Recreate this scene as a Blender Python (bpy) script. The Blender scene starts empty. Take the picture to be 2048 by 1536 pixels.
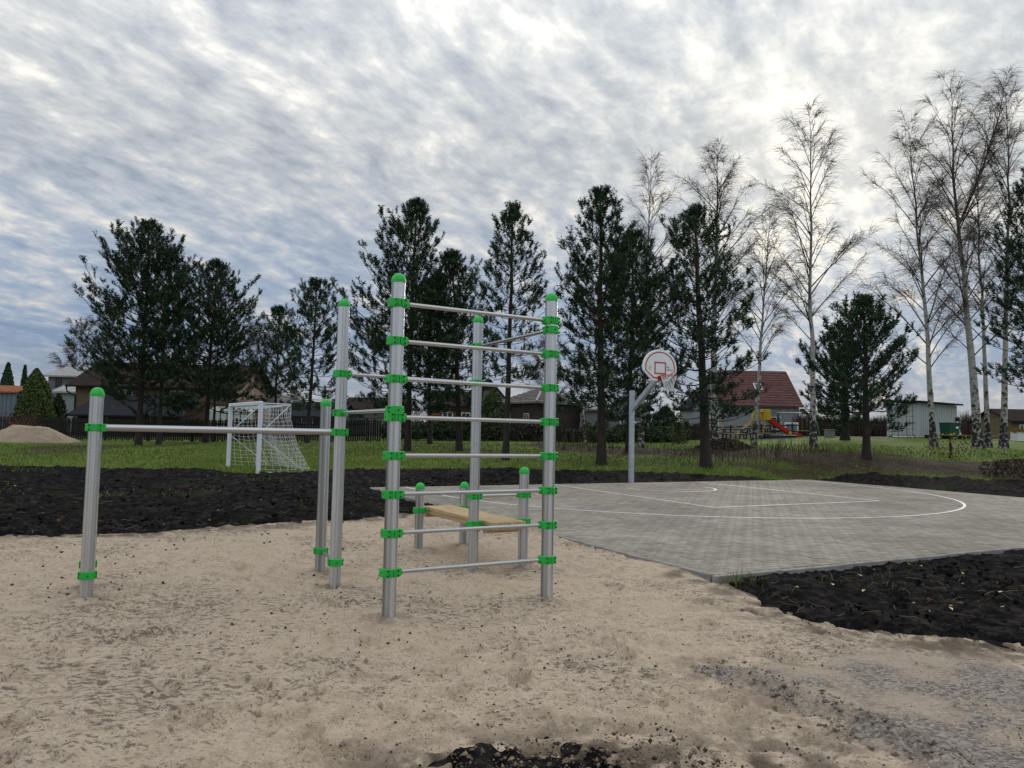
import bpy, math, random
import numpy as np
from mathutils import Matrix, Vector

# ------------------------------------------------------------------ camera, world, sun, exposure
sc = bpy.context.scene
C = sc.collection
R = math.radians
FPX = 1539.0                      # focal length in photograph pixels
EYE = 1.5
PITCH, ROLL = R(3.75), R(1.15)
cam_d = bpy.data.cameras.new('camera')
cam = bpy.data.objects.new('camera', cam_d); C.objects.link(cam)
cam_d.sensor_width = 36.0
cam_d.lens = 36.0 * FPX / 2048.0
cam_d.clip_start = 0.05; cam_d.clip_end = 6000.0
cam.matrix_world = Matrix.Translation((0, 0, EYE)) @ Matrix.Rotation(R(90) + PITCH, 4, 'X') @ Matrix.Rotation(ROLL, 4, 'Z')
sc.camera = cam

SUN_EL, SUN_AZ = R(15.0), R(22.5)   # azimuth clockwise from +Y
SUN_DIR = Vector((math.sin(SUN_AZ) * math.cos(SUN_EL), math.cos(SUN_AZ) * math.cos(SUN_EL), math.sin(SUN_EL)))
sun_d = bpy.data.lights.new('sun', 'SUN')
sun_d.energy = 1.5; sun_d.angle = R(10); sun_d.color = (1.0, 0.93, 0.82)
sun = bpy.data.objects.new('sun', sun_d); C.objects.link(sun)
sun.rotation_euler = (-SUN_DIR).to_track_quat('-Z', 'Y').to_euler()

sc.render.engine = 'CYCLES'
sc.view_settings.view_transform = 'Standard'
sc.view_settings.look = 'None'
sc.view_settings.exposure = 0.12
sc.view_settings.gamma = 1.0
sc.view_settings.use_curve_mapping = False
sc.cycles.use_denoising = True
sc.cycles.max_bounces = 6
sc.cycles.diffuse_bounces = 3
sc.cycles.glossy_bounces = 3
sc.cycles.transparent_max_bounces = 8


class NT:
    """small helper to write node trees"""
    def __init__(s, tree):
        s.t = tree; s.n = tree.nodes; s.l = tree.links
    def new(s, typ, **kw):
        nd = s.n.new(typ)
        for k, v in kw.items(): setattr(nd, k, v)
        return nd
    def put(s, sock, v):
        if v is None: return
        if hasattr(v, 'is_output') or hasattr(v, 'links'): s.l.new(v, sock)
        else:
            if isinstance(v, (tuple, list)) and len(v) == 3 and sock.type == 'RGBA': v = (*v, 1)
            sock.default_value = v
    def math(s, op, a, b=None, c=None, clamp=False):
        nd = s.new('ShaderNodeMath', operation=op, use_clamp=clamp)
        for i, v in enumerate((a, b, c)): s.put(nd.inputs[i], v)
        return nd.outputs[0]
    def vmath(s, op, a, b=None, scale=None):
        nd = s.new('ShaderNodeVectorMath', operation=op)
        s.put(nd.inputs[0], a); s.put(nd.inputs[1], b)
        if scale is not None: s.put(nd.inputs['Scale'], scale)
        return nd.outputs['Value'] if op in ('DOT_PRODUCT', 'LENGTH') else nd.outputs[0]
    def mix(s, f, a, b, blend='MIX'):
        nd = s.new('ShaderNodeMix', data_type='RGBA', blend_type=blend)
        s.put(nd.inputs[0], f); s.put(nd.inputs[6], a); s.put(nd.inputs[7], b)
        return nd.outputs[2]
    def noise(s, vec, scale, detail=4, rough=.55, dist=0.0, out=0):
        nd = s.new('ShaderNodeTexNoise')
        s.put(nd.inputs['Vector'], vec); s.put(nd.inputs['Scale'], scale); s.put(nd.inputs['Detail'], detail)
        s.put(nd.inputs['Roughness'], rough); s.put(nd.inputs['Distortion'], dist)
        return nd.outputs[out]
    def voro(s, vec, scale, feature='F1', out=0, rnd=1.0):
        nd = s.new('ShaderNodeTexVoronoi', feature=feature)
        s.put(nd.inputs['Vector'], vec); s.put(nd.inputs['Scale'], scale); s.put(nd.inputs['Randomness'], rnd)
        return nd.outputs[out]
    def mapr(s, v, a, b, c=0.0, d=1.0, smooth=True):
        nd = s.new('ShaderNodeMapRange')
        nd.interpolation_type = 'SMOOTHSTEP' if smooth else 'LINEAR'
        for i, x in enumerate((v, a, b, c, d)): s.put(nd.inputs[i], x)
        return nd.outputs[0]
    def mapping(s, vec, scale=(1, 1, 1), rot=(0, 0, 0), loc=(0, 0, 0)):
        nd = s.new('ShaderNodeMapping')
        s.put(nd.inputs['Vector'], vec)
        nd.inputs['Scale'].default_value = scale; nd.inputs['Rotation'].default_value = rot; nd.inputs['Location'].default_value = loc
        return nd.outputs[0]
    def ramp(s, f, stops):
        nd = s.new('ShaderNodeValToRGB'); el = nd.color_ramp.elements
        while len(el) < len(stops): el.new(.5)
        for e, (p, c) in zip(el, stops): e.position = p; e.color = (*c, 1) if len(c) == 3 else c
        s.put(nd.inputs[0], f)
        return nd.outputs[0]


def build_world():
    w = bpy.data.worlds.new('World'); sc.world = w; w.use_nodes = True
    w.node_tree.nodes.clear()
    T = NT(w.node_tree)
    d = T.new('ShaderNodeTexCoord').outputs['Generated']
    sep = T.new('ShaderNodeSeparateXYZ'); T.l.new(d, sep.inputs[0])
    x, y, z = sep.outputs
    zc = T.math('MAXIMUM', z, 0.0)
    den = T.math('ADD', zc, 0.26)
    cu = T.math('DIVIDE', x, den); cv = T.math('DIVIDE', y, den)
    comb = T.new('ShaderNodeCombineXYZ'); T.l.new(cu, comb.inputs[0]); T.l.new(cv, comb.inputs[1])
    p = comb.outputs[0]                                   # point on a flat cloud deck
    warp = T.noise(p, 3.0, 2, .5, out=1)
    pw = T.vmath('ADD', p, T.vmath('SCALE', T.vmath('SUBTRACT', warp, (.5, .5, .5)), scale=.10))
    rot = T.mapping(pw, rot=(0, 0, R(-58)))               # cloud streets run away to the right
    big = T.noise(T.mapping(rot, (2.2, 3.3, 1), loc=(7.4, 5.2, 0)), 1.0, 3, .5)
    rows = T.noise(T.mapping(rot, (6.0, 13.5, 1), loc=(.3, 4.1, 0)), 1.0, 4, .52, 0)
    puffs = T.noise(T.mapping(rot, (14.0, 19.0, 1), loc=(9, 2, 0)), 1.0, 5, .58, 0)
    fine = T.noise(pw, 48.0, 5, .6)
    s = T.math('ADD', T.math('MULTIPLY', big, .34), T.math('MULTIPLY', rows, .34))
    s = T.math('ADD', s, T.math('MULTIPLY', puffs, .34))
    s = T.math('ADD', s, T.math('MULTIPLY', fine, .06))
    el = T.mapr(z, .08, .36)
    v = T.mapr(s, .44, .70, 0, 1, smooth=False)
    cloud_hi = T.ramp(v, [(0, (.325, .36, .405)), (.32, (.435, .462, .49)), (.60, (.57, .578, .58)), (.82, (.76, .745, .71)), (1, (.86, .825, .755))])
    cloud_lo = T.ramp(v, [(0, (.25, .35, .52)), (.35, (.345, .44, .59)), (.62, (.50, .555, .635)), (.84, (.72, .70, .67)), (1, (.88, .81, .69))])
    cloud_lo = T.mix(T.mapr(z, .11, .0, 0, .5), cloud_lo, (.74, .71, .66))    # thin bright cloud at the horizon
    cloud = T.mix(el, cloud_lo, cloud_hi)
    # brighter, warmer air towards the veiled sun
    sd = T.vmath('DOT_PRODUCT', d, tuple(SUN_DIR))
    sd = T.math('MAXIMUM', sd, 0.0)
    halo = T.math('POWER', sd, 60.0); wide = T.math('POWER', sd, 7.0)
    thin = T.mapr(s, .44, .64, .55, 1.0)
    glow = T.math('ADD', T.math('MULTIPLY', T.math('MULTIPLY', halo, .40), thin), T.math('MULTIPLY', wide, .02))
    cloud = T.mix(1.0, cloud, T.mix(glow, (0, 0, 0), (1.0, .88, .62)), 'ADD')
    # overcast sky: luminance rises steadily with elevation everywhere
    gain = T.math('MULTIPLY_ADD', zc, 1.50, .64)
    cloud = T.vmath('SCALE', cloud, scale=gain)
    sky = T.new('ShaderNodeTexSky', sky_type='NISHITA', sun_disc=False)
    sky.sun_elevation = SUN_EL; sky.sun_rotation = SUN_AZ
    bg_sky = T.new('ShaderNodeBackground'); T.l.new(sky.outputs[0], bg_sky.inputs[0]); bg_sky.inputs[1].default_value = .07
    bg_cl = T.new('ShaderNodeBackground'); T.l.new(cloud, bg_cl.inputs[0]); bg_cl.inputs[1].default_value = 1.0
    cover = T.mapr(s, .36, .50, .80, 1.0)
    mx = T.new('ShaderNodeMixShader'); T.l.new(cover, mx.inputs[0]); T.l.new(bg_sky.outputs[0], mx.inputs[1]); T.l.new(bg_cl.outputs[0], mx.inputs[2])
    out = T.new('ShaderNodeOutputWorld'); T.l.new(mx.outputs[0], out.inputs[0])
build_world()

# ------------------------------------------------------------------ camera geometry used to survey the place
def ray(u, v):
    x = (u - 1024) / FPX; y = -(v - 768) / FPX
    c, s = math.cos(ROLL), math.sin(ROLL)
    x, y = c * x - s * y, s * x + c * y
    return x, math.cos(PITCH) - y * math.sin(PITCH), math.sin(PITCH) + y * math.cos(PITCH)
def at(u, v, Y):
    """point at depth Y (metres ahead) seen at photograph pixel u, v"""
    d = ray(u, v); t = Y / d[1]
    return Vector((d[0] * t, Y, EYE + d[2] * t))

# ------------------------------------------------------------------ noise (numpy)
def _hash(ix, iy, seed):
    h = (ix.astype(np.int64) * 374761393 + iy.astype(np.int64) * 668265263 + seed * 982451653) & 0xFFFFFFFF
    h = ((h ^ (h >> 13)) * 1274126177) & 0xFFFFFFFF
    return ((h ^ (h >> 16)) & 0xFFFF) / 65535.0
def vnoise(x, y, seed=0):
    x = np.asarray(x, float); y = np.asarray(y, float)
    ix = np.floor(x); iy = np.floor(y); fx = x - ix; fy = y - iy
    fx = fx * fx * (3 - 2 * fx); fy = fy * fy * (3 - 2 * fy)
    a = _hash(ix, iy, seed); b = _hash(ix + 1, iy, seed); c = _hash(ix, iy + 1, seed); d = _hash(ix + 1, iy + 1, seed)
    return (a + (b - a) * fx) * (1 - fy) + (c + (d - c) * fx) * fy
def fbm(x, y, scale, octv=4, seed=0, gain=.5):
    """about 0 +- 0.5; scale = size of the largest feature in metres"""
    x = np.asarray(x, float) / scale; y = np.asarray(y, float) / scale
    t = 0; a = 1; n = 0
    for o in range(octv):
        t = t + a * (vnoise(x * 2 ** o + 17.3 * o, y * 2 ** o - 9.1 * o, seed + o) - .5); n += a; a *= gain
    return t / n * 1.6
def sstep(a, b, x):
    t = np.clip((x - a) / (b - a), 0, 1); return t * t * (3 - 2 * t)

# ------------------------------------------------------------------ the lie of the land
CO = np.array([2.21, 8.35]); CA = R(27.6)                    # court corner and heading
E1 = np.array([math.cos(CA), math.sin(CA)]); E2 = np.array([-math.sin(CA), math.cos(CA)])
CW, CL = 15.1, 12.0
def court_ab(x, y):
    dx = np.asarray(x) - CO[0]; dy = np.asarray(y) - CO[1]
    return dx * E1[0] + dy * E1[1], dx * E2[0] + dy * E2[1]
def court_xy(a, b): return CO[0] + a * E1[0] + b * E2[0], CO[1] + a * E1[1] + b * E2[1]
def plane_z(x, y): return .05 + (np.asarray(y) - 8.0) * .0075
BANK = [(2.0, 39), (5, 35.5), (7.5, 32.5), (11.5, 29.8), (15, 27), (20, 25), (34, 24)]
def pdist(x, y, pts):
    """distance to a polyline"""
    d = np.full(np.shape(x), 1e9)
    for (x0, y0), (x1, y1) in zip(pts[:-1], pts[1:]):
        ex, ey = x1 - x0, y1 - y0
        t = np.clip(((x - x0) * ex + (y - y0) * ey) / (ex * ex + ey * ey), 0, 1)
        d = np.minimum(d, np.hypot(x - x0 - t * ex, y - y0 - t * ey))
    return d
def sdist(x, y, poly):
    """signed distance to a polygon, positive inside"""
    x = np.asarray(x, float); y = np.asarray(y, float)
    ins = np.zeros(np.shape(x), bool)
    n = len(poly)
    for i in range(n):
        (x0, y0), (x1, y1) = poly[i], poly[(i + 1) % n]
        if y0 == y1: continue
        ins ^= ((y0 > y) != (y1 > y)) & (x < (x1 - x0) * (y - y0) / (y1 - y0) + x0)
    d = pdist(x, y, list(poly) + [poly[0]])
    return np.where(ins, d, -d)
def terr(x, y):
    x = np.asarray(x, float); y = np.asarray(y, float)
    q = x / np.maximum(y, 4.0)
    yl = np.interp(y, [0, 9, 15, 21, 30, 40, 50, 70, 200], [0, 0, .10, .22, .44, .62, .74, .9, .9])
    ym = np.interp(y, [0, 9, 15, 21, 30, 40, 50, 70, 200], [0, 0, .15, .34, .62, .88, 1.05, 1.15, 1.15])
    yr = np.interp(y, [0, 9, 20, 25, 30, 40, 57, 80, 200], [0, 0, .13, .50, .95, 1.32, 1.92, 2.05, 2.05])
    wl = sstep(-.05, -.55, q); w = sstep(.08, .48, q)
    z = yl * wl + yr * w + ym * (1 - w - wl)
    # low bank of rough ground behind the court
    a, b = court_ab(x, y)
    z = z + .20 * np.exp(-(pdist(x, y, BANK) / 1.5) ** 2)
    out = np.hypot(np.maximum(np.maximum(-a, a - CW), 0), np.maximum(np.maximum(-b, b - CL), 0))
    t = sstep(0, 2.6, out)
    return (plane_z(x, y) - .10) * (1 - t) + z * t
def W(u, v):
    """where the view ray through photograph pixel u, v meets the ground"""
    d = ray(u, v); lo, prev = None, None
    for t in np.geomspace(2.0, 400, 900):
        h = EYE + d[2] * t - float(terr(d[0] * t, d[1] * t))
        if h < 0:
            if prev is None: break
            a, b = prev, t
            for _ in range(30):
                m = (a + b) / 2
                if EYE + d[2] * m - float(terr(d[0] * m, d[1] * m)) < 0: b = m
                else: a = m
            return d[0] * b, d[1] * b
        prev = t
    raise ValueError('no ground at %s %s' % (u, v))

# ------------------------------------------------------------------ mesh and object helpers
WM = {}                                                     # world matrices of linked objects
def mesh_np(name, V, F, attrs=None, smooth=False):
    """uniform faces (all triangles or all quads) from numpy arrays"""
    V = np.ascontiguousarray(V, np.float32); F = np.ascontiguousarray(F, np.int32)
    me = bpy.data.meshes.new(name)
    me.vertices.add(len(V)); me.vertices.foreach_set('co', V.ravel())
    k = F.shape[1]
    me.loops.add(F.size); me.loops.foreach_set('vertex_index', F.ravel())
    me.polygons.add(len(F)); me.polygons.foreach_set('loop_start', np.arange(0, F.size, k, dtype=np.int32))
    if smooth: me.polygons.foreach_set('use_smooth', np.ones(len(F), bool))
    me.update(calc_edges=True)
    for nm, dom, arr in (attrs or []):
        arr = np.ascontiguousarray(arr, np.float32)
        if arr.ndim == 2:
            at_ = me.attributes.new(nm, 'FLOAT_COLOR', dom); at_.data.foreach_set('color', np.c_[arr, np.ones(len(arr))].astype(np.float32).ravel())
        else:
            at_ = me.attributes.new(nm, 'FLOAT', dom); at_.data.foreach_set('value', arr)
    return me
class MB:
    """collects shapes into one mesh"""
    def __init__(s): s.v = []; s.f = []
    def add(s, vs, fs):
        o = len(s.v); s.v += [tuple(p) for p in vs]; s.f += [tuple(i + o for i in f) for f in fs]; return s
    def box(s, x0, x1, y0, y1, z0, z1, M=None, bev=0.0):
        if bev:
            b = min(bev, (x1 - x0) * .45, (y1 - y0) * .45, (z1 - z0) * .45)
            vs = []; idx = {}
            for sx in (0, 1):
                for sy in (0, 1):
                    for sz in (0, 1):
                        X = (x0, x1)[sx]; Y = (y0, y1)[sy]; Z = (z0, z1)[sz]
                        ix = X + (b, -b)[sx]; iy = Y + (b, -b)[sy]; iz = Z + (b, -b)[sz]
                        idx[sx, sy, sz] = len(vs)
                        vs += [(X, iy, iz), (ix, Y, iz), (ix, iy, Z)]
            g = lambda a, b_, c, k: idx[a, b_, c] + k
            fs = []
            for q in (0, 1):
                fs.append([g(q, 0, 0, 0), g(q, 1, 0, 0), g(q, 1, 1, 0), g(q, 0, 1, 0)])
                fs.append([g(0, q, 0, 1), g(1, q, 0, 1), g(1, q, 1, 1), g(0, q, 1, 1)])
                fs.append([g(0, 0, q, 2), g(1, 0, q, 2), g(1, 1, q, 2), g(0, 1, q, 2)])
            for a in (0, 1):
                for c in (0, 1):
                    fs.append([g(a, c, 0, 0), g(a, c, 1, 0), g(a, c, 1, 1), g(a, c, 0, 1)])
                    fs.append([g(a, 0, c, 0), g(a, 1, c, 0), g(a, 1, c, 2), g(a, 0, c, 2)])
                    fs.append([g(0, a, c, 1), g(1, a, c, 1), g(1, a, c, 2), g(0, a, c, 2)])
                    for e in (0, 1): fs.append([g(a, c, e, 0), g(a, c, e, 1), g(a, c, e, 2)])
        else:
            vs = [(x, y, z) for z in (z0, z1) for x, y in ((x0, y0), (x1, y0), (x1, y1), (x0, y1))]
            fs = [(3, 2, 1, 0), (4, 5, 6, 7), (0, 1, 5, 4), (1, 2, 6, 5), (2, 3, 7, 6), (3, 0, 4, 7)]
        if M is not None: vs = [M @ Vector(p) for p in vs]
        return s.add(vs, fs)
    def bar(s, p, q, w, h, up=(0, 0, 1)):
        """square bar from p to q"""
        p, q = Vector(p), Vector(q); d = (q - p); L = d.length; d.normalize()
        sd = d.cross(Vector(up))
        if sd.length < 1e-4: sd = d.cross(Vector((1, 0, 0)))
        sd.normalize(); u = sd.cross(d)
        M = Matrix((( d.x, sd.x, u.x, p.x), (d.y, sd.y, u.y, p.y), (d.z, sd.z, u.z, p.z), (0, 0, 0, 1)))
        return s.box(0, L, -w / 2, w / 2, -h / 2, h / 2, M)
    def tube(s, pts, r, n=10, cap=True):
        pts = [Vector(p) for p in pts]; rs = r if isinstance(r, (list, tuple)) else [r] * len(pts)
        vs = []; fs = []
        ref = None
        for i, p in enumerate(pts):
            d = (pts[min(i + 1, len(pts) - 1)] - pts[max(i - 1, 0)]).normalized()
            if ref is None: ref = d.orthogonal().normalized()
            a = (ref - d * ref.dot(d)).normalized(); b = d.cross(a); ref = a
            for k in range(n):
                t = 2 * math.pi * k / n
                vs.append(p + (a * math.cos(t) + b * math.sin(t)) * rs[i])
        for i in range(len(pts) - 1):
            for k in range(n):
                k2 = (k + 1) % n
                fs.append((i * n + k, i * n + k2, (i + 1) * n + k2, (i + 1) * n + k))
        if cap:
            fs.append(tuple(range(n - 1, -1, -1))); fs.append(tuple(range((len(pts) - 1) * n, len(pts) * n)))
        return s.add(vs, fs)
    def prism(s, poly, z0, z1, M=None):
        n = len(poly)
        vs = [(x, y, z0) for x, y in poly] + [(x, y, z1) for x, y in poly]
        fs = [tuple(range(n - 1, -1, -1)), tuple(range(n, 2 * n))] + [(i, (i + 1) % n, n + (i + 1) % n, n + i) for i in range(n)]
        if M is not None: vs = [M @ Vector(p) for p in vs]
        return s.add(vs, fs)
    def lathe(s, prof, n=24, M=None):
        vs = []; fs = []
        for r, z in prof:
            for k in range(n):
                t = 2 * math.pi * k / n; vs.append((r * math.cos(t), r * math.sin(t), z))
        for i in range(len(prof) - 1):
            for k in range(n):
                k2 = (k + 1) % n; fs.append((i * n + k, i * n + k2, (i + 1) * n + k2, (i + 1) * n + k))
        fs.append(tuple(range(n - 1, -1, -1))); fs.append(tuple(range((len(prof) - 1) * n, len(prof) * n)))
        if M is not None: vs = [M @ Vector(p) for p in vs]
        return s.add(vs, fs)
    def mesh(s, name, smooth=None):
        me = bpy.data.meshes.new(name); me.from_pydata(s.v, [], s.f); me.update()
        if smooth is not None:
            me.polygons.foreach_set('use_smooth', np.ones(len(me.polygons), bool))
            me.set_sharp_from_angle(angle=R(smooth))
        return me
def put(name, me, mat=None, parent=None, M=None):
    """link one mesh object; M is its world matrix"""
    o = bpy.data.objects.new(name, me)
    if mat is not None and me is not None and not me.materials: me.materials.append(mat)
    C.objects.link(o)
    M = M if isinstance(M, Matrix) else (Matrix.Translation(M) if M is not None else (WM[parent].copy() if parent else Matrix()))
    WM[o] = M
    if parent is not None:
        o.parent = parent; o.matrix_local = WM[parent].inverted() @ M
    else: o.matrix_local = M
    return o
def part(name, mb, mat, parent, smooth=None):
    """a part whose shapes were given in world coordinates"""
    me = mb.mesh(name, smooth); Mi = WM[parent].inverted()
    me.transform(Mi); return put(name, me, mat, parent)
def root(name, loc, label, cat, group=None, rz=0):
    o = put(name, None, M=Matrix.Translation(loc) @ Matrix.Rotation(rz, 4, 'Z')); o.empty_display_size = .2
    return tag(o, label, cat, group)
def tag(o, label=None, cat=None, group=None, kind=None):
    if label: o['label'] = label
    if cat: o['category'] = cat
    if group: o['group'] = group
    if kind: o['kind'] = kind
    return o
def Tz(x, y, z=0.0, rz=0.0): return Matrix.Translation((x, y, z)) @ Matrix.Rotation(rz, 4, 'Z')

# ------------------------------------------------------------------ materials
MATS = {}
def material(name, fn):
    m = bpy.data.materials.new(name); m.use_nodes = True; m.node_tree.nodes.clear()
    T = NT(m.node_tree); b = T.new('ShaderNodeBsdfPrincipled'); o = T.new('ShaderNodeOutputMaterial')
    T.l.new(b.outputs[0], o.inputs[0]); fn(T, b); MATS[name] = m; return m
def bump(T, b, h, strength=.5, dist=.01):
    n = T.new('ShaderNodeBump'); T.put(n.inputs['Height'], h); n.inputs['Strength'].default_value = strength; n.inputs['Distance'].default_value = dist
    T.l.new(n.outputs[0], b.inputs['Normal'])
def obj_co(T): return T.new('ShaderNodeTexCoord').outputs['Object']
def world_co(T): return T.new('ShaderNodeNewGeometry').outputs['Position']
def attr(T, nm, out='Fac'):
    n = T.new('ShaderNodeAttribute'); n.attribute_name = nm; return n.outputs[out]
def plain(name, col, rough=.7, var=.12, scale=6.0, metal=0.0, bmp=0.0, spec=.3):
    def fn(T, b):
        p = obj_co(T); n = T.noise(p, scale, 5, .6)
        f = T.mapr(n, .3, .7, 1 - var, 1 + var, smooth=False)
        T.put(b.inputs['Base Color'], T.vmath('SCALE', tuple(col), scale=f))
        T.put(b.inputs['Roughness'], T.mapr(n, .3, .7, min(1, rough + .06), max(.05, rough - .06)))
        b.inputs['Metallic'].default_value = metal; b.inputs['Specular IOR Level'].default_value = spec
        if bmp: bump(T, b, T.noise(p, scale * 6, 4), .5, bmp)
    return material(name, fn)

def m_sand(T, b):
    p = world_co(T)
    n1 = T.noise(p, .55, 4, .6); n2 = T.noise(p, 5.0, 6, .65); n3 = T.noise(p, 38.0, 5, .7)
    base = T.ramp(n1, [(.30, (.49, .393, .292)), (.5, (.59, .482, .368)), (.72, (.645, .54, .425))])
    base = T.mix(T.mapr(n2, .45, .72, 0, .6), base, (.38, .29, .20))
    grain = T.mapr(n3, .3, .75, .82, 1.12)
    base = T.vmath('SCALE', base, scale=grain)
    # trodden topsoil, plus shadows of the fine relief painted in as dark smears
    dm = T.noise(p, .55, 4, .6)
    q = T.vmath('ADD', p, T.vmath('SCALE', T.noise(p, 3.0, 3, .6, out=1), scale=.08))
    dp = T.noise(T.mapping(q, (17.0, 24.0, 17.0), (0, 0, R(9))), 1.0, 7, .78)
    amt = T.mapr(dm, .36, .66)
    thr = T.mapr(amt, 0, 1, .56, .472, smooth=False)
    dirt_shade = T.mapr(T.math('SUBTRACT', dp, thr), 0.0, .085)
    dirt_shade = T.math('MULTIPLY', dirt_shade, T.mapr(amt, 0, 1, .55, .85))
    dirt_shade = T.math('MAXIMUM', dirt_shade, attr(T, 'dirt_shade'))
    base = T.mix(dirt_shade, base, T.mix(n3, (.035, .027, .021), (.12, .088, .062)))
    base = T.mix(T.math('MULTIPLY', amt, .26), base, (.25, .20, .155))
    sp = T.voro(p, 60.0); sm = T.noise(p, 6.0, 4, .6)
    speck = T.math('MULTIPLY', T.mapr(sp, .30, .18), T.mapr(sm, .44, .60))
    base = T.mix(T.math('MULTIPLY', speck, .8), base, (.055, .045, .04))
    T.put(b.inputs['Base Color'], base); b.inputs['Roughness'].default_value = .95; b.inputs['Specular IOR Level'].default_value = .12
    h = T.math('ADD', T.math('MULTIPLY', n2, .6), T.math('MULTIPLY', n3, .35))
    h = T.math('ADD', h, T.math('MULTIPLY', T.noise(p, 15.0, 5, .7), .6))
    bump(T, b, h, 1.0, .035)
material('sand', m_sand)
def m_soil(T, b):
    p = world_co(T)
    n = T.noise(p, 6.0, 6, .7); n2 = T.noise(p, 1.1, 4, .6); n3 = T.noise(p, 30, 4, .7)
    c = T.ramp(n, [(.35, (.0045, .0042, .0052)), (.50, (.0145, .0130, .0140)), (.66, (.052, .046, .042))])
    c = T.mix(T.mapr(n2, .54, .72, 0, .55), c, (.046, .041, .038))
    g = T.math('MULTIPLY', T.mapr(T.noise(T.mapping(p, loc=(7, 3, 0)), .75, 4, .6), .56, .70), T.mapr(n3, .42, .6))
    g = T.math('MULTIPLY', g, attr(T, 'green'))
    c = T.mix(g, c, (.032, .052, .016))
    T.put(b.inputs['Base Color'], c); b.inputs['Roughness'].default_value = 1.0; b.inputs['Specular IOR Level'].default_value = .02
    bump(T, b, T.math('ADD', n, T.math('MULTIPLY', n3, .5)), 1.0, .06)
material('soil', m_soil)
def m_gravel(T, b):
    p = world_co(T)
    vo = T.voro(p, 55.0, out=1); d = T.voro(p, 55.0); n = T.noise(p, 1.4, 5, .6)
    g = T.new('ShaderNodeSeparateColor'); T.l.new(vo, g.inputs[0])
    c = T.ramp(g.outputs[0], [(0, (.12, .103, .088)), (.5, (.25, .218, .188)), (1, (.40, .352, .305))])
    c = T.mix(T.mapr(n, .42, .62, 0, .9), c, (.42, .345, .27))
    c = T.mix(T.mapr(T.noise(p, 5, 5, .7), .56, .72, 0, .55), c, (.14, .115, .098))
    T.put(b.inputs['Base Color'], c); b.inputs['Roughness'].default_value = .9; b.inputs['Specular IOR Level'].default_value = .1
    bump(T, b, T.math('SUBTRACT', T.noise(p, 9, 5, .7), d), .9, .018)
material('gravel', m_gravel)
def m_lawn(T, b):
    p = world_co(T)
    n = T.noise(p, .35, 5, .6); n2 = T.noise(p, 3.5, 6, .7); n3 = T.noise(T.mapping(p, (1, 1, 1)), 22, 4, .7)
    c = T.ramp(n, [(.3, (.07, .115, .018)), (.55, (.108, .172, .025)), (.75, (.155, .20, .042))])
    c = T.mix(T.mapr(n2, .45, .7, 0, .65), c, (.06, .062, .024))
    c = T.vmath('SCALE', c, scale=T.mapr(n3, .3, .7, .6, 1.35))
    dry = attr(T, 'dry')
    dc = T.ramp(n2, [(.3, (.026, .020, .015)), (.55, (.075, .055, .038)), (.75, (.125, .093, .062))])
    edge = T.math('ADD', dry, T.math('MULTIPLY', T.math('SUBTRACT', n2, .5), .9))
    c = T.mix(T.mapr(edge, .30, .62), c, dc)
    T.put(b.inputs['Base Color'], c); b.inputs['Roughness'].default_value = .95; b.inputs['Specular IOR Level'].default_value = .1
    bump(T, b, T.math('ADD', n3, n2), .9, .06)
material('lawn', m_lawn)
def m_blade(T, b):
    c = attr(T, 'col', 'Color')
    T.put(b.inputs['Base Color'], c); b.inputs['Roughness'].default_value = .8; b.inputs['Specular IOR Level'].default_value = .15
material('blade', m_blade)

# ------------------------------------------------------------------ ground: lawn, sand, topsoil, gravel
rng = np.random.default_rng(7)
random.seed(5)
CX = lambda a, b: tuple(float(q) for q in court_xy(a, b))
edge_ls = [(-32, 9.2), (-14, 9.9)] + [W(u, v) for u, v in ((0, 1071), (120, 1069), (260, 1066), (420, 1056), (560, 1044), (680, 1035), (800, 1030))] + [CX(.1, 6.2)]
edge_rs = [CX(0, -.12)] + [W(u, v) for u, v in ((1455, 1163), (1510, 1190), (1580, 1222), (1700, 1250), (1850, 1270), (2048, 1292))] + [(11, 3.7), (18, 3.2)]
SAND = edge_ls + [CX(.2, 3), CX(.25, .2)] + edge_rs + [(18, -9), (-32, -9)]
SOIL_L = edge_ls + [CX(.3, 7), CX(.3, 11.7), CX(13.9, 11.7), CX(13.9, 1.0), CX(26, 1.0), CX(27, 8), W(2048, 962)] + \
    [W(u, v) for u, v in ((1900, 955), (1700, 949), (1500, 952), (1380, 949), (1250, 944), (1100, 941), (950, 938), (760, 941), (620, 946), (500, 949), (380, 938), (180, 936), (0, 934))] + [(-32, 22)]
SOIL_R = [CX(.15, .12), CX(14.0, .12), CX(26, .3), (22, 6)] + edge_rs[::-1]
SOIL_F = [W(u, v) for u, v in ((915, 1532), (1000, 1508), (1080, 1500), (1160, 1488), (1245, 1492), (1270, 1530), (1330, 1530), (1380, 1512), (1520, 1516))] + [(1.15, 3.1), (.8, 2.4), (-.1, 2.4), (-.25, 3.0)]
GRAVEL = [W(u, v) for u, v in ((1425, 1338), (1520, 1380), (1610, 1415), (1720, 1465), (1850, 1528))] + [(1.75, 2.2), (4, -6), (14, -6), (14, 3.4), (6.2, 4.55)] + \
    [W(u, v) for u, v in ((2040, 1312), (1900, 1290), (1720, 1275), (1580, 1288), (1480, 1310))]

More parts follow.
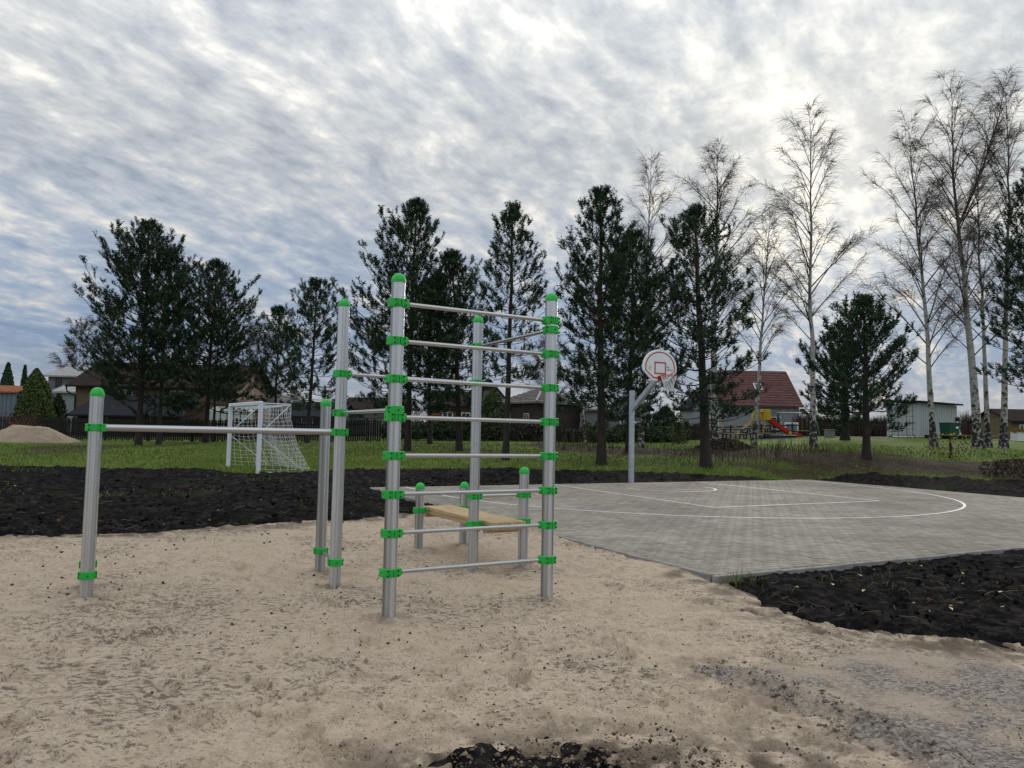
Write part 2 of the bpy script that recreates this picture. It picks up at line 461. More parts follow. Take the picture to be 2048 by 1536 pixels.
def az_grid(fine, step, lo=-46, hi=46, coarse=6.0, full=True):
    a = list(np.arange(lo, hi + 1e-6, step))
    if full: a += list(np.arange(hi + coarse, 360 + lo - 1e-6, coarse))
    return np.radians(np.array(a))
def rows(r0, r1, k, start=None):
    r = [r0]
    while r[-1] < r1: r.append(r[-1] + max(.004, r[-1] ** 2 * k))
    return np.array(r)
def polar(az, rr, wrap):
    A, Rr = np.meshgrid(az, rr)
    X = Rr * np.sin(A); Y = Rr * np.cos(A)
    n, m = A.shape
    i = np.arange(n - 1)[:, None]; j = np.arange(m if wrap else m - 1)[None, :]
    j2 = (j + 1) % m
    F = np.stack(np.broadcast_arrays(i * m + j, (i + 1) * m + j, (i + 1) * m + j2, i * m + j2), -1).reshape(-1, 4)
    return X.ravel(), Y.ravel(), F
def sheet(name, X, Y, Z, F, keep, mat, attrs=()):
    if keep is not None:
        F = F[keep[F].any(1)]
        used = np.unique(F); re = np.full(len(X), -1); re[used] = np.arange(len(used)); F = re[F]
        X, Y, Z = X[used], Y[used], Z[used]; attrs = [(n, d, a[used]) for n, d, a in attrs]
    me = mesh_np(name, np.c_[X, Y, Z], F[:, ::-1], list(attrs), smooth=True)
    return tag(put(name, me, MATS[mat]), kind='structure')

# lawn: the sheet that reaches the horizon
az = az_grid(True, .22)
rr = np.concatenate([np.array([.6, 3, 6, 9, 11]), rows(12, 60, .00042), np.geomspace(62, 2500, 60)])
X, Y, F = polar(az, rr, True)
near = (np.hypot(X, Y) < 60)
cover = np.full(len(X), -5.0)
for P in (SAND, SOIL_L, SOIL_R): cover[near] = np.maximum(cover[near], sdist(X[near], Y[near], P))
tz = terr(X, Y)
dry = np.zeros(len(X))
bd = pdist(X, Y, BANK); m = near
dry = np.maximum(dry, sstep(3.4, .6, bd + 1.6 * fbm(X, Y, 3, 3, 31)))
PATHS = [([W(u, v) for u, v in ((0, 908), (120, 902), (230, 893), (330, 890), (420, 884))], .9), ([W(u, v) for u, v in ((560, 890), (700, 892), (900, 893), (1000, 905))], 1.0),
         ([W(u, v) for u, v in ((1480, 930), (1650, 940), (1850, 935), (2048, 950))], 1.1), ([W(u, v) for u, v in ((1560, 903), (1760, 905))], .8)]
for pts, wd in PATHS: dry = np.maximum(dry, .58 * sstep(1.6 * wd, .2 * wd, pdist(X, Y, pts) + wd * fbm(X, Y, 2, 3, 77)))
dry = np.maximum(dry, .62 * sstep(.16, .42, fbm(X, Y, 5, 4, 12)))
rough = .02 + .10 * np.clip(dry, 0, 1)
Z = tz - .02 - .16 * sstep(.05, .35, cover) + fbm(X, Y, .9, 4, 3) * rough * (np.hypot(X, Y) < 90) + fbm(X, Y, 7, 2, 4) * .10 * sstep(18, 28, np.hypot(X, Y))
sheet('lawn', X, Y, Z, F, None, 'lawn', [('dry', 'POINT', np.clip(dry, 0, 1))])

# sand
def feet(n, seed):
    r = np.random.default_rng(seed); out = []
    while len(out) < n:
        a = r.uniform(-.75, .75); d = 2.8 + 8.5 * r.random() ** 1.3
        out.append((d * math.sin(a), d * math.cos(a), r.uniform(0, math.pi), r.uniform(.016, .040)))
    return out
FEET = feet(430, 3)
def sand_z(X, Y):
    z = terr(X, Y) - .012
    z = z + fbm(X, Y, 1.3, 3, 40) * .045 + fbm(X, Y, .33, 4, 41, .6) * .050 + fbm(X, Y, .075, 3, 45, .6) * .022 * (.4 + sstep(-.1, .3, fbm(X, Y, 1.1, 2, 46)))
    rd = 1 - np.abs(fbm(X, Y, .16, 4, 43, .65)) * 2.2
    z = z + .012 * np.clip(rd, 0, 1) ** 2 * (.3 + sstep(-.1, .3, fbm(X, Y, .8, 2, 44)))
    for fx, fy, ft, dp in FEET:
        m = (np.abs(X - fx) < .26) & (np.abs(Y - fy) < .26)
        if not m.any(): continue
        dx = X[m] - fx; dy = Y[m] - fy
        a = (dx * math.cos(ft) + dy * math.sin(ft)) / .145; b = (-dx * math.sin(ft) + dy * math.cos(ft)) / .058
        q = np.sqrt(a * a + b * b) + .25 * fbm(X[m], Y[m], .09, 2, 9)
        z[m] += -dp * sstep(1.05, .75, q) + .45 * dp * np.exp(-((q - 1.25) / .22) ** 2)
    ca, cb = court_ab(X, Y)
    z = z + .100 * sstep(2.2, 0, np.hypot(np.maximum(np.maximum(-ca, ca - CW), 0), np.maximum(np.maximum(-cb, cb - CL), 0))) * (1 - sstep(-.35, .1, sdist(X, Y, SOIL_R)))
    # little collars where the posts were dug in
    for px, py, rad, hh in COLLARS:
        q = np.hypot(X - px, Y - py)
        z = z + hh * np.exp(-(q / rad) ** 2)
    return z
COLLARS = []
POSTS = {}
def surv(u, v): d = ray(u, v); t = -EYE / d[2]; return (d[0] * t, d[1] * t)
POSTS = dict(front_low=surv(172, 1200), back_low=None, mid_tall=surv(669, 1173), mid_low=surv(640, 1146), near_tall=surv(777, 1240), right_tall=surv(1093, 1203),
             rear_tall=surv(945, 1142), bench_right=surv(1045, 1133), bench_far_left=surv(837, 1101), bench_far_right=surv(926, 1094))
_o = np.array(POSTS['mid_low']) - np.array(POSTS['mid_tall'])
POSTS['back_low'] = tuple(np.array(POSTS['front_low']) * (math.hypot(*POSTS['front_low']) + .58) / math.hypot(*POSTS['front_low']))
COLLARS = [(x, y, .17, .028) for x, y in POSTS.values()]
az = az_grid(True, .17, -44, 44)
rr = np.concatenate([np.array([.3, .8, 1.3, 1.8, 2.2]), rows(2.5, 14.5, .00105), np.array([16, 20, 26, 34])])
X, Y, F = polar(az, rr, True)
sd = sdist(X, Y, SAND)
Z = sand_z(X, Y) + np.clip(sd * .5, -.14, 0)
a_, b_ = court_ab(X, Y)
inside = (a_ > -.02) & (b_ > -.02) & (a_ < CW) & (b_ < CL)
Z = np.where(inside, np.minimum(Z, plane_z(X, Y) - .06), Z)
dirt_shade = .9 * sstep(.75, .15, np.minimum(pdist(X, Y, edge_ls), pdist(X, Y, edge_rs)) + .55 * fbm(X, Y, .35, 4, 61))
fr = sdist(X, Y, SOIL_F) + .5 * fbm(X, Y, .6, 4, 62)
dirt_shade = np.maximum(dirt_shade, .95 * sstep(-.75, .1, fr))
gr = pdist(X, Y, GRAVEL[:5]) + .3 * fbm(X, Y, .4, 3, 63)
dirt_shade = np.maximum(dirt_shade, .45 * sstep(.45, .1, gr))
for px_, py_, _r, _h in COLLARS: dirt_shade = np.maximum(dirt_shade, .50 * sstep(.30, .08, np.hypot(X - px_, Y - py_) + .12 * fbm(X, Y, .15, 3, 66)))
dirt_shade = dirt_shade * sstep(-.35, .15, fbm(X, Y, .12, 4, 64))
sheet('sand', X, Y, Z, F, sd > -.5, 'sand', [('dirt_shade', 'POINT', dirt_shade)])

# topsoil beds: heaped on the sand and lawn so that their edges break off naturally
def soil(name, poly, lo, hi, step, r0, r1, k, amp, edge, green, seed, lift=0.0):
    az = az_grid(True, step, lo, hi, full=False); rr = rows(r0, r1, k)
    X, Y, F = polar(az, rr, False)
    sd = sdist(X, Y, poly) + (.34 * fbm(X, Y, .8, 4, seed) + .22 * fbm(X, Y, .16, 3, seed + 7)) * edge
    cl = fbm(X, Y, .5, 3, seed + 1) * .8 + fbm(X, Y, .13, 4, seed + 2, .7) * 1.5
    Z = terr(X, Y) + lift + np.clip(sd * .45, -.13, .05) + cl * amp * sstep(-.15, .25, sd) + fbm(X, Y, 2.2, 2, seed + 3) * .06
    a, b = court_ab(X, Y)
    o = np.hypot(np.maximum(np.maximum(-a, a - CW), 0), np.maximum(np.maximum(-b, b - CL), 0))
    ins = (a > -.03) & (a < CW + .03) & (b > -.03) & (b < CL + .03)
    Z = np.where(ins, plane_z(X, Y) - .09, np.minimum(Z, plane_z(X, Y) - .012 + o * .35 + (o > .12) * .02 * cl))
    gm = np.full(len(X), float(green))
    return sheet(name, X, Y, Z, F, (sd > -.4) & ~((a > .4) & (a < CW - .4) & (b > .4) & (b < CL - .4)), 'soil', [('green', 'POINT', gm)])
soil('soil_bed', SOIL_L, -47, 47, .16, 9.0, 33, .0005, .060, 1.0, 1.0, 100)
soil('soil_bed', SOIL_R, 8, 62, .12, 4.6, 20, .0007, .046, .8, .12, 120)
soil('soil_bed', SOIL_F, -14, 34, .12, 2.0, 4.4, .0010, .045, 1.5, .1, 140, lift=-.022)

# gravel path
az = az_grid(True, .16, 10, 46, full=False); rr = rows(2.2, 9, .0013)
X, Y, F = polar(az, rr, False)
sd = sdist(X, Y, GRAVEL) + .10 * fbm(X, Y, .35, 4, 160)
rim = np.exp(-((pdist(X, Y, GRAVEL[:5]) - .10) / .10) ** 2)
far_e = sstep(.9, .1, pdist(X, Y, GRAVEL[-6:]))
rise = np.clip(sd * .55, -.13, .045) * (1 - far_e) + far_e * np.clip(sd * .06 - .012 + .05 * fbm(X, Y, .30, 4, 162), -.13, .03)
Z = terr(X, Y) - .012 + fbm(X, Y, 1.3, 3, 40) * .045 + fbm(X, Y, .33, 4, 41, .6) * .030 + rise + .045 * rim * (1 + fbm(X, Y, .15, 3, 8)) + fbm(X, Y, .09, 3, 161) * .010
Z = Z - .05 * sstep(.25, 1.2, -pdist(X, Y, GRAVEL[-5:]) + .9) * 0
sheet('gravel_path', X, Y, Z, F, sd > -.4, 'gravel')

# ------------------------------------------------------------------ loose stuff lying about (uncountable)
def octas(P, S, seed, flat=.7):
    r = np.random.default_rng(seed); n = len(P)
    base = np.array([(1, 0, 0), (-1, 0, 0), (0, 1, 0), (0, -1, 0), (0, 0, 1), (0, 0, -1)], float)
    tri = np.array([(0, 2, 4), (2, 1, 4), (1, 3, 4), (3, 0, 4), (2, 0, 5), (1, 2, 5), (3, 1, 5), (0, 3, 5)])
    V = base[None] * r.uniform(.6, 1.25, (n, 6, 1)) + r.normal(0, .16, (n, 6, 3))
    t = r.uniform(0, 6.28, n); c, s = np.cos(t), np.sin(t)
    V = np.stack([V[..., 0] * c[:, None] - V[..., 1] * s[:, None], V[..., 0] * s[:, None] + V[..., 1] * c[:, None], V[..., 2] * flat], -1)
    V = V * S[:, None, None] * r.uniform(.7, 1.3, (n, 1, 3)) + P[:, None, :]
    F = (tri[None] + 6 * np.arange(n)[:, None, None]).reshape(-1, 3)
    return V.reshape(-1, 3), F
def fan_pts(n, lo, hi, r0, r1, seed, pw=1.0):
    r = np.random.default_rng(seed)
    a = np.radians(r.uniform(lo, hi, n)); q = r.random(n)
    d = 1 / (1 / r1 + q * (1 / r0 - 1 / r1))                 # even in the view
    return d * np.sin(a), d * np.cos(a)
def m_crumb(T, b):
    T.put(b.inputs['Base Color'], attr(T, 'col', 'Color')); b.inputs['Roughness'].default_value = .95; b.inputs['Specular IOR Level'].default_value = .1
    bump(T, b, T.noise(world_co(T), 60, 4, .7), .8, .01)
material('crumb', m_crumb)
def loose(name, x, y, z, size, col, label, cat, seed, flat=.7):
    V, F = octas(np.c_[x, y, z], size, seed, flat)
    cc = np.repeat(col, 6, 0)
    return tag(put(name, mesh_np(name, V, F, [('col', 'POINT', cc)]), MATS['crumb']), label, cat, kind='stuff')
r = np.random.default_rng(21)
x, y = fan_pts(20000, -40, 40, 3.0, 13, 22)
dens = sstep(-.06, .26, fbm(x, y, 1.5, 4, 50))
k = (sdist(x, y, SAND) > .05) & (sdist(x, y, GRAVEL) < -.02) & (r.random(len(x)) < .06 + .5 * dens + .9 * sstep(.8, .05, np.minimum(pdist(x, y, edge_ls), pdist(x, y, edge_rs))))
x, y = x[k], y[k]; n = len(x)
sz = (.0025 + .011 * r.random(n) ** 6 + .002 * r.random(n)) * np.clip(np.hypot(x, y) / 6, .75, 1.6)
dk = r.random((n, 1)) ** 1.6
loose('soil_crumbs', x, y, sand_z(x, y) + sz * .35, sz, np.array([[.022, .019, .018]]) * (1 - dk) + dk * np.array([[.17, .135, .105]]), 'small dark crumbs of earth scattered over the sand', 'earth crumbs', 23)
# clods in the beds of topsoil
x, y = fan_pts(15000, -40, 60, 4.8, 26, 24)
k = (np.maximum(sdist(x, y, SOIL_L), sdist(x, y, SOIL_R)) > -.10)
a, b = court_ab(x, y); k &= ~((a > -.15) & (a < CW + .15) & (b > -.15) & (b < CL + .15))
x, y = x[k], y[k]; n = len(x); dd = np.hypot(x, y)
sz = (.006 + .034 * r.random(n) ** 3) * np.clip(dd / 9, .7, 1.7)
zz = terr(x, y) + .0 + .05 * sstep(0, .2, np.maximum(sdist(x, y, SOIL_L), sdist(x, y, SOIL_R))) + fbm(x, y, 2.2, 2, 103) * .06 + .012
aa, bb = court_ab(x, y); o = np.hypot(np.maximum(np.maximum(-aa, aa - CW), 0), np.maximum(np.maximum(-bb, bb - CL), 0))
zz = np.minimum(zz, plane_z(x, y) + .01 + o * .35)
dk = r.random((n, 1)) ** 3
loose('soil_clods', x, y, zz, sz, np.array([[.005, .0045, .005]]) * (1 - dk) + dk * np.array([[.028, .024, .021]]), 'black crumbly clods heaped in the beds of topsoil', 'soil clods', 25, .8)
# clods by the camera's feet
x, y = fan_pts(3600, -12, 26, 3.0, 4.2, 26)
k = sdist(x, y, SOIL_F) + .9 * fbm(x, y, .4, 3, 6) > -.10; x, y = x[k], y[k]; n = len(x)
sz = .004 + .015 * r.random(n) ** 4; dk = r.random((n, 1)) ** .8
loose('wet_soil_clods', x, y, terr(x, y) + .03 + .02 * r.random(n), sz, np.array([[.03, .025, .022]]) * (1 - dk) + dk * np.array([[.30, .235, .17]]), 'damp dark clods of earth in the near sand', 'soil clods', 27, .8)
# pebbles
x, y = fan_pts(24000, 10, 42, 3.0, 7.5, 28)
rimd = pdist(x, y, GRAVEL[:5]); sdg = sdist(x, y, GRAVEL)
k = ((rimd < .30) & (r.random(len(x)) < .75 * sstep(.30, .02, rimd))) | ((sdg > 0) & (r.random(len(x)) < .05 + .5 * sstep(.05, .35, fbm(x, y, .9, 3, 71))))
x, y = x[k], y[k]; n = len(x); rimd = rimd[k]
sz = .003 + .012 * r.random(n) ** 3.6 * (.6 + .8 * sstep(.3, .05, rimd))
zz = terr(x, y) - .012 + fbm(x, y, 1.3, 3, 40) * .045 + np.clip(sdist(x, y, GRAVEL) * .55, -.03, .045) + .045 * np.exp(-((rimd - .10) / .10) ** 2) + sz * .3
dk = r.random((n, 1))
loose('pebbles', x, y, zz, sz, np.array([[.13, .11, .092]]) * (1 - dk) + dk * np.array([[.34, .285, .23]]), 'small grey pebbles along the raised edge of the gravel path', 'pebbles', 29)
# fallen birch leaves
def leaves(n, seed):
    x, y = fan_pts(n, -38, 58, 3.2, 22, seed); r = np.random.default_rng(seed)
    sl = np.maximum(sdist(x, y, SOIL_L), sdist(x, y, SOIL_R)); a, b = court_ab(x, y)
    inc = (a > 0) & (a < CW) & (b > 0) & (b < CL)
    k = ~inc & ((sl > .05) | (r.random(n) < .02)) & (sdist(x, y, SAND) + sl > -9)
    x, y, sl = x[k], y[k], sl[k]; n = len(x)
    z = np.where(sl > .05, terr(x, y) + .078, sand_z(x, y) + .012)
    s = r.uniform(.016, .032, n); t = r.uniform(0, 6.28, n)
    base = np.array([(-1, 0, 0), (0, -.62, .18), (1.1, 0, .05), (0, .62, .22)])
    c, q = np.cos(t), np.sin(t)
    V = np.stack([base[None, :, 0] * c[:, None] - base[None, :, 1] * q[:, None], base[None, :, 0] * q[:, None] + base[None, :, 1] * c[:, None], np.repeat(base[None, :, 2], n, 0) + r.normal(0, .25, (n, 4))], -1) * s[:, None, None]
    V = V + np.c_[x, y, z][:, None, :]
    F = np.arange(4 * n).reshape(-1, 4)
    pal = np.array([(.55, .42, .10), (.48, .25, .05), (.62, .55, .32), (.30, .15, .05), (.7, .62, .42)])
    col = pal[r.integers(0, 5, n)] * r.uniform(.5, 1, (n, 1))
    return V.reshape(-1, 3), F, np.repeat(col, 4, 0)
V, F, cc = leaves(1000, 31)
tag(put('fallen_leaves', mesh_np('fallen_leaves', V, F, [('col', 'POINT', cc)]), MATS['blade']), 'small yellow leaves fallen on the dark earth', 'leaves', kind='stuff')

def blades(x, y, z, h, w, lean, pal, seed):
    """single bent blades: two triangles each"""
    r = np.random.default_rng(seed); n = len(x)
    t = r.uniform(0, 6.28, n); ln = r.uniform(0, 6.28, n); lv = r.random(n) * lean * h
    dx, dy = np.cos(t) * w / 2, np.sin(t) * w / 2
    p0 = np.c_[x - dx, y - dy, z]; p1 = np.c_[x + dx, y + dy, z]
    mx, my = x + np.cos(ln) * lv * .4, y + np.sin(ln) * lv * .4
    p2 = np.c_[mx + dx * .8, my + dy * .8, z + h * .6]; p3 = np.c_[mx - dx * .8, my - dy * .8, z + h * .6]
    p4 = np.c_[x + np.cos(ln) * lv, y + np.sin(ln) * lv, z + h]
    V = np.stack([p0, p1, p2, p3, p4], 1).reshape(-1, 3)
    o = 5 * np.arange(n)[:, None]
    F = np.concatenate([o + [0, 1, 2], o + [0, 2, 3], o + [3, 2, 4]], 0)
    col = pal[r.integers(0, len(pal), n)] * r.uniform(.65, 1.25, (n, 1))
    return V, F, np.repeat(col, 5, 0)
# grass of the lawn, as far as blades can be made out
GP = np.array([(.105, .19, .025), (.14, .23, .032), (.19, .26, .055), (.095, .15, .027), (.26, .25, .095)])
x, y = fan_pts(95000, -38, 38, 16.5, 44, 33)
r = np.random.default_rng(34)
sl = sdist(x, y, SOIL_L); bd = pdist(x, y, BANK)
a, b = court_ab(x, y); inc = (a > -.4) & (a < CW + .4) & (b > -.4) & (b < CL + .4)
k = ~inc & ((sl < .12) | ((r.random(len(x)) < .28 * sstep(.10, .36, fbm(x, y, 1.3, 3, 35))) & (a < 1))) & (r.random(len(x)) < .12 + .88 * sstep(1.0, 3.2, bd))
x, y, sl = x[k], y[k], sl[k]; dd = np.hypot(x, y)
h = r.uniform(.03, .075, len(x)) * np.clip(dd / 24, .8, 1.4) * np.where(np.abs(sl) < .6, 1.6, 1)
V, F, cc = blades(x, y, terr(x, y) + np.where(sl > .12, .03, -.02) + fbm(x, y, 7, 2, 4) * .10 * sstep(18, 28, dd), h, .014 * np.clip(dd / 18, 1, 2), .9, GP, 36)
tag(put('grass', mesh_np('grass', V, F, [('col', 'POINT', cc)]), MATS['blade']), 'short green grass of the lawn behind the earth', 'grass', kind='stuff')
# a few blades at the corner of the court and on the soil beside it
tx, ty = [], []
for u, v, n, sp in ((1443, 1163, 40, .10), (1470, 1160, 16, .06), (1500, 1182, 34, .10), (1527, 1176, 22, .07), (1660, 1170, 10, .12), (1570, 1200, 10, .1), (1830, 1200, 10, .15), (1750, 1160, 8, .15)):
    q = np.array(W(u, v)); tx += list(q[0] + r.normal(0, sp, n)); ty += list(q[1] + r.normal(0, sp, n))
tx, ty = np.array(tx), np.array(ty)
ta, tb = court_ab(tx, ty); tb_ = tb > -.10; tx = np.where(tb_, tx - E2[0] * (tb + .12 + .1 * r.random(len(tx))), tx); ty = np.where(tb_, ty - E2[1] * (tb + .12), ty)   # beside the kerb, not on it
V, F, cc = blades(tx, ty, terr(tx, ty) + .0, r.uniform(.06, .20, len(tx)), .007, .9, np.array([(.10, .17, .03), (.16, .19, .05), (.22, .19, .08)]), 37)
tag(put('weed_blades', mesh_np('weed_blades', V, F, [('col', 'POINT', cc)]), MATS['blade']), 'thin green grass blades at the paved court corner', 'grass', kind='stuff')
# dead weeds on the rough bank behind the court
x, y = fan_pts(26000, -4, 40, 22, 44, 38); r = np.random.default_rng(39)
bd = pdist(x, y, BANK) + 1.0 * fbm(x, y, 2.5, 3, 31); bd2 = pdist(x, y, PATHS[2][0])
k = (r.random(len(x)) < .8 * sstep(2.6, .5, bd) + .55 * sstep(2.6, .6, bd2) + .03) & (sdist(x, y, SOIL_L) < -.3) & (court_ab(x, y)[1] > CL + 2)
x, y = x[k], y[k]; n = len(x)
V, F, cc = blades(x, y, terr(x, y) - .03, (.10 + .65 * r.random(n) ** 3.0) * (.5 + sstep(-.2, .3, fbm(x, y, 3, 3, 91))), .022, .75, np.array([(.085, .060, .040), (.12, .088, .058), (.055, .038, .028), (.14, .11, .075), (.05, .06, .025)]), 40)
tag(put('dead_weeds', mesh_np('dead_weeds', V, F, [('col', 'POINT', cc)]), MATS['blade']), 'tangle of brown dead weeds on the rough bank', 'weeds', kind='stuff')

# dry stalks and roots raked into the topsoil
x, y = fan_pts(2600, -40, 58, 5.2, 24, 141); r = np.random.default_rng(142)
sl = np.maximum(sdist(x, y, SOIL_L), sdist(x, y, SOIL_R)); a, b = court_ab(x, y)
k = (sl > -.15) & ~((a > -.3) & (a < CW + .3) & (b > -.3) & (b < CL + .3)) & (r.random(len(x)) < .25 + .75 * sstep(-.1, .3, fbm(x, y, 1.6, 3, 143)))
x, y = x[k], y[k]; n = len(x); ln_s = r.uniform(.05, .22, n); t = r.uniform(0, 6.28, n)
z = terr(x, y) + .055 + .035 * r.random(n); s_ = np.linspace(0, 1, 4)[None, :, None]
P = np.c_[x, y, z][:, None] + np.stack([np.cos(t), np.sin(t), r.uniform(-.1, .35, n)], -1)[:, None] * ln_s[:, None, None] * s_ + r.normal(0, .008, (n, 4, 3))
STALKS = (P, np.full((n, 4), .0022) * np.clip(np.hypot(x, y) / 8, .8, 2)[:, None])

# ------------------------------------------------------------------ paved court
def m_paver(T, b):
    p = world_co(T)
    oi = T.new('ShaderNodeObjectInfo').outputs['Random']
    rn = T.math('FRACT', T.math('ADD', attr(T, 'rnd'), oi))
    c = T.ramp(rn, [(0, (.252, .227, .187)), (.5, (.298, .269, .223)), (1, (.352, .319, .268))])
    n = T.noise(p, .5, 5, .6); n2 = T.noise(p, 60, 4, .7); n3 = T.noise(p, 4, 6, .7)
    c = T.vmath('SCALE', c, scale=T.mapr(n, .3, .7, .80, 1.14))
    c = T.vmath('SCALE', c, scale=T.mapr(n2, .25, .75, .82, 1.16))
    c = T.mix(T.mapr(n3, .60, .76, 0, .35), c, (.11, .098, .085))
    T.put(b.inputs['Base Color'], c); b.inputs['Roughness'].default_value = .88; b.inputs['Specular IOR Level'].default_value = .25
    bump(T, b, n2, .35, .004)
material('paver', m_paver)
def m_joint(T, b):
    n = T.noise(world_co(T), 3, 5, .7)
    T.put(b.inputs['Base Color'], T.ramp(n, [(.3, (.025, .021, .018)), (.7, (.06, .05, .042))])); b.inputs['Roughness'].default_value = .95
material('joint', m_joint)
def m_line(T, b):
    p = world_co(T); n = T.noise(p, 55, 5, .75); n2 = T.noise(p, 3, 4, .6)
    T.put(b.inputs['Base Color'], T.mix(T.mapr(T.math('ADD', n, T.math('MULTIPLY', n2, .35)), .78, .92), (.80, .81, .82), (.33, .32, .31)))
    b.inputs['Roughness'].default_value = .7
    bump(T, b, n, .3, .003)
material('line_paint', m_line)
plain('kerb', (.27, .26, .245), .9, .2, 5, bmp=.006)

SL = .0075                                                   # fall of the court along y
cz0 = float(plane_z(*CO))
ex = Vector((E1[0], E1[1], E1[1] * SL)); ey = Vector((E2[0], E2[1], E2[1] * SL)); ez = ex.cross(ey).normalized()
CM = Matrix(((ex.x, ey.x, ez.x, CO[0]), (ex.y, ey.y, ez.y, CO[1]), (ex.z, ey.z, ez.z, cz0), (0, 0, 0, 1)))   # court axes to world
court = tag(put('court_pavement', MB().box(.02, CW - .02, .02, CL - .02, -.12, -.012).mesh('court_bed'), MATS['joint'], M=CM), kind='structure')
U = .1
def brick_verts(w, h, g=.0060, ch=.012, dz=.002):
    x0, x1, y0, y1 = g, w - g, g, h - g
    o = [(x0, y0), (x1, y0), (x1, y1), (x0, y1)]; i = [(x0 + ch, y0 + ch), (x1 - ch, y0 + ch), (x1 - ch, y1 - ch), (x0 + ch, y1 - ch)]
    V = [(a, b, -.05) for a, b in o] + [(a, b, -ch * .7) for a, b in o] + [(a, b, 0) for a, b in i]
    F = [(8, 9, 10, 11)] + [(4 + k, 4 + (k + 1) % 4, 8 + (k + 1) % 4, 8 + k) for k in range(4)] + [(k, (k + 1) % 4, 4 + (k + 1) % 4, 4 + k) for k in range(4)]
    return np.array(V), np.array(F)
BT = {'h': brick_verts(2 * U, U), 'v': brick_verts(U, 2 * U), 's': brick_verts(U, U)}
nx, ny = int(round(CW / U)), int(round(CL / U))
cells = []
for i in range(nx):
    for j in range(ny):
        s = (i - j) % 4
        if s == 0: cells.append((i, j, 'h' if i + 1 < nx else 's'))
        elif s == 1 and i == 0: cells.append((i, j, 's'))
        elif s == 3: cells.append((i, j, 'v' if j + 1 < ny else 's'))
        elif s == 2 and j == 0: cells.append((i, j, 's'))
rb = np.random.default_rng(60)
info = []
for i, j, t in cells:
    x, y = court_xy((i + 1) * U, (j + 1) * U)
    info.append((math.hypot(x, y) if abs(x / y) < .66 else 99 + math.hypot(x, y), i, j, t, rb.normal(0, .0012), rb.normal(0, .006), rb.normal(0, .006), rb.random()))
info.sort()
brick_me = {}
for t, (V, F) in BT.items():
    brick_me[t] = mesh_np('paver', V, F); brick_me[t].materials.append(MATS['paver'])
for _, i, j, t, dz, rx, ry, q in info[:290]:
    put('paver', brick_me[t], None, court, CM @ Matrix.Translation((i * U, j * U, dz)) @ Matrix.Rotation(rx, 4, 'X') @ Matrix.Rotation(ry, 4, 'Y'))
Vs, Fs, Q = [], [], []; o = 0
for _, i, j, t, dz, rx, ry, q in info[290:]:
    V, F = BT[t]
    V = V + (i * U, j * U, dz); V[:, 2] += (V[:, 0] - (i + .5) * U) * -ry * .6 + (V[:, 1] - (j + .5) * U) * rx * .6
    Vs.append(V); Fs.append(F + o); o += len(V); Q.append(np.full(len(V), q))
tag(put('far_pavers', mesh_np('far_pavers', np.concatenate(Vs), np.concatenate(Fs), [('rnd', 'POINT', np.concatenate(Q))]), MATS['paver'], court), kind='stuff')
# concrete edging, one piece per metre
km = MB().box(.004, .996, -.076, -.014, -.20, -.002, bev=.008).mesh('kerb'); km.materials.append(MATS['kerb'])
for k in range(15):
    put('kerb', km, None, court, CM @ Matrix.Translation((k - .06, 0, rb.normal(0, .003))))
    put('kerb', km, None, court, CM @ Matrix.Translation((k - .06, CL + .104, rb.normal(0, .003))))
for k in range(12):
    put('kerb', km, None, court, CM @ Matrix.Translation((0, 1 + k, rb.normal(0, .003))) @ Matrix.Rotation(R(-90), 4, 'Z'))
    put('kerb', km, None, court, CM @ Matrix.Translation((CW + .104, 1 + k, rb.normal(0, .003))) @ Matrix.Rotation(R(-90), 4, 'Z'))
# painted lines, 5 cm wide
def stripe(pts, w=.06, closed=False, z=.0045):
    P = np.array(pts, float); n = len(P); d = np.gradient(P, axis=0); d /= np.linalg.norm(d, axis=1)[:, None]
    nrm = np.c_[-d[:, 1], d[:, 0]]; jit = 1 + .12 * np.sin(np.arange(n) * 1.7) * (np.arange(n) % 3 == 0)
    L = P + nrm * w / 2 * jit[:, None]; Rr = P - nrm * w / 2 * jit[:, None]
    V = np.concatenate([np.c_[L, np.full(n, z)], np.c_[Rr, np.full(n, z)]])
    F = np.array([(i, n + i, n + i + 1, i + 1) for i in range(n - 1)])
    return mesh_np('painted_line', V, F)
def seg(a, b, n=40): return [(a[0] + (b[0] - a[0]) * t, a[1] + (b[1] - a[1]) * t) for t in np.linspace(0, 1, n)]
KA0, KA1, KB = 5.1, 10.15, 5.62
LINES = [seg((KA0, CL - .05), (KA0, KB)), seg((KA0 + .026, KB), (KA1 - .026, KB)), seg((KA1, KB), (KA1, CL - .05)),
         [(7.62 - 1.28 * math.cos(t), 10.2 - 1.28 * math.sin(t)) for t in np.linspace(0, math.pi, 60)],
         seg((.82, CL - .05), (.82, 9.95)) + [(7.57 - 6.75 * math.cos(t), 9.95 - 6.75 * math.sin(t)) for t in np.linspace(0.02, math.pi - .02, 160)] + seg((14.32, 9.95), (14.32, CL - .05))]
for L in LINES: put('painted_line', stripe(L), MATS['line_paint'], court)

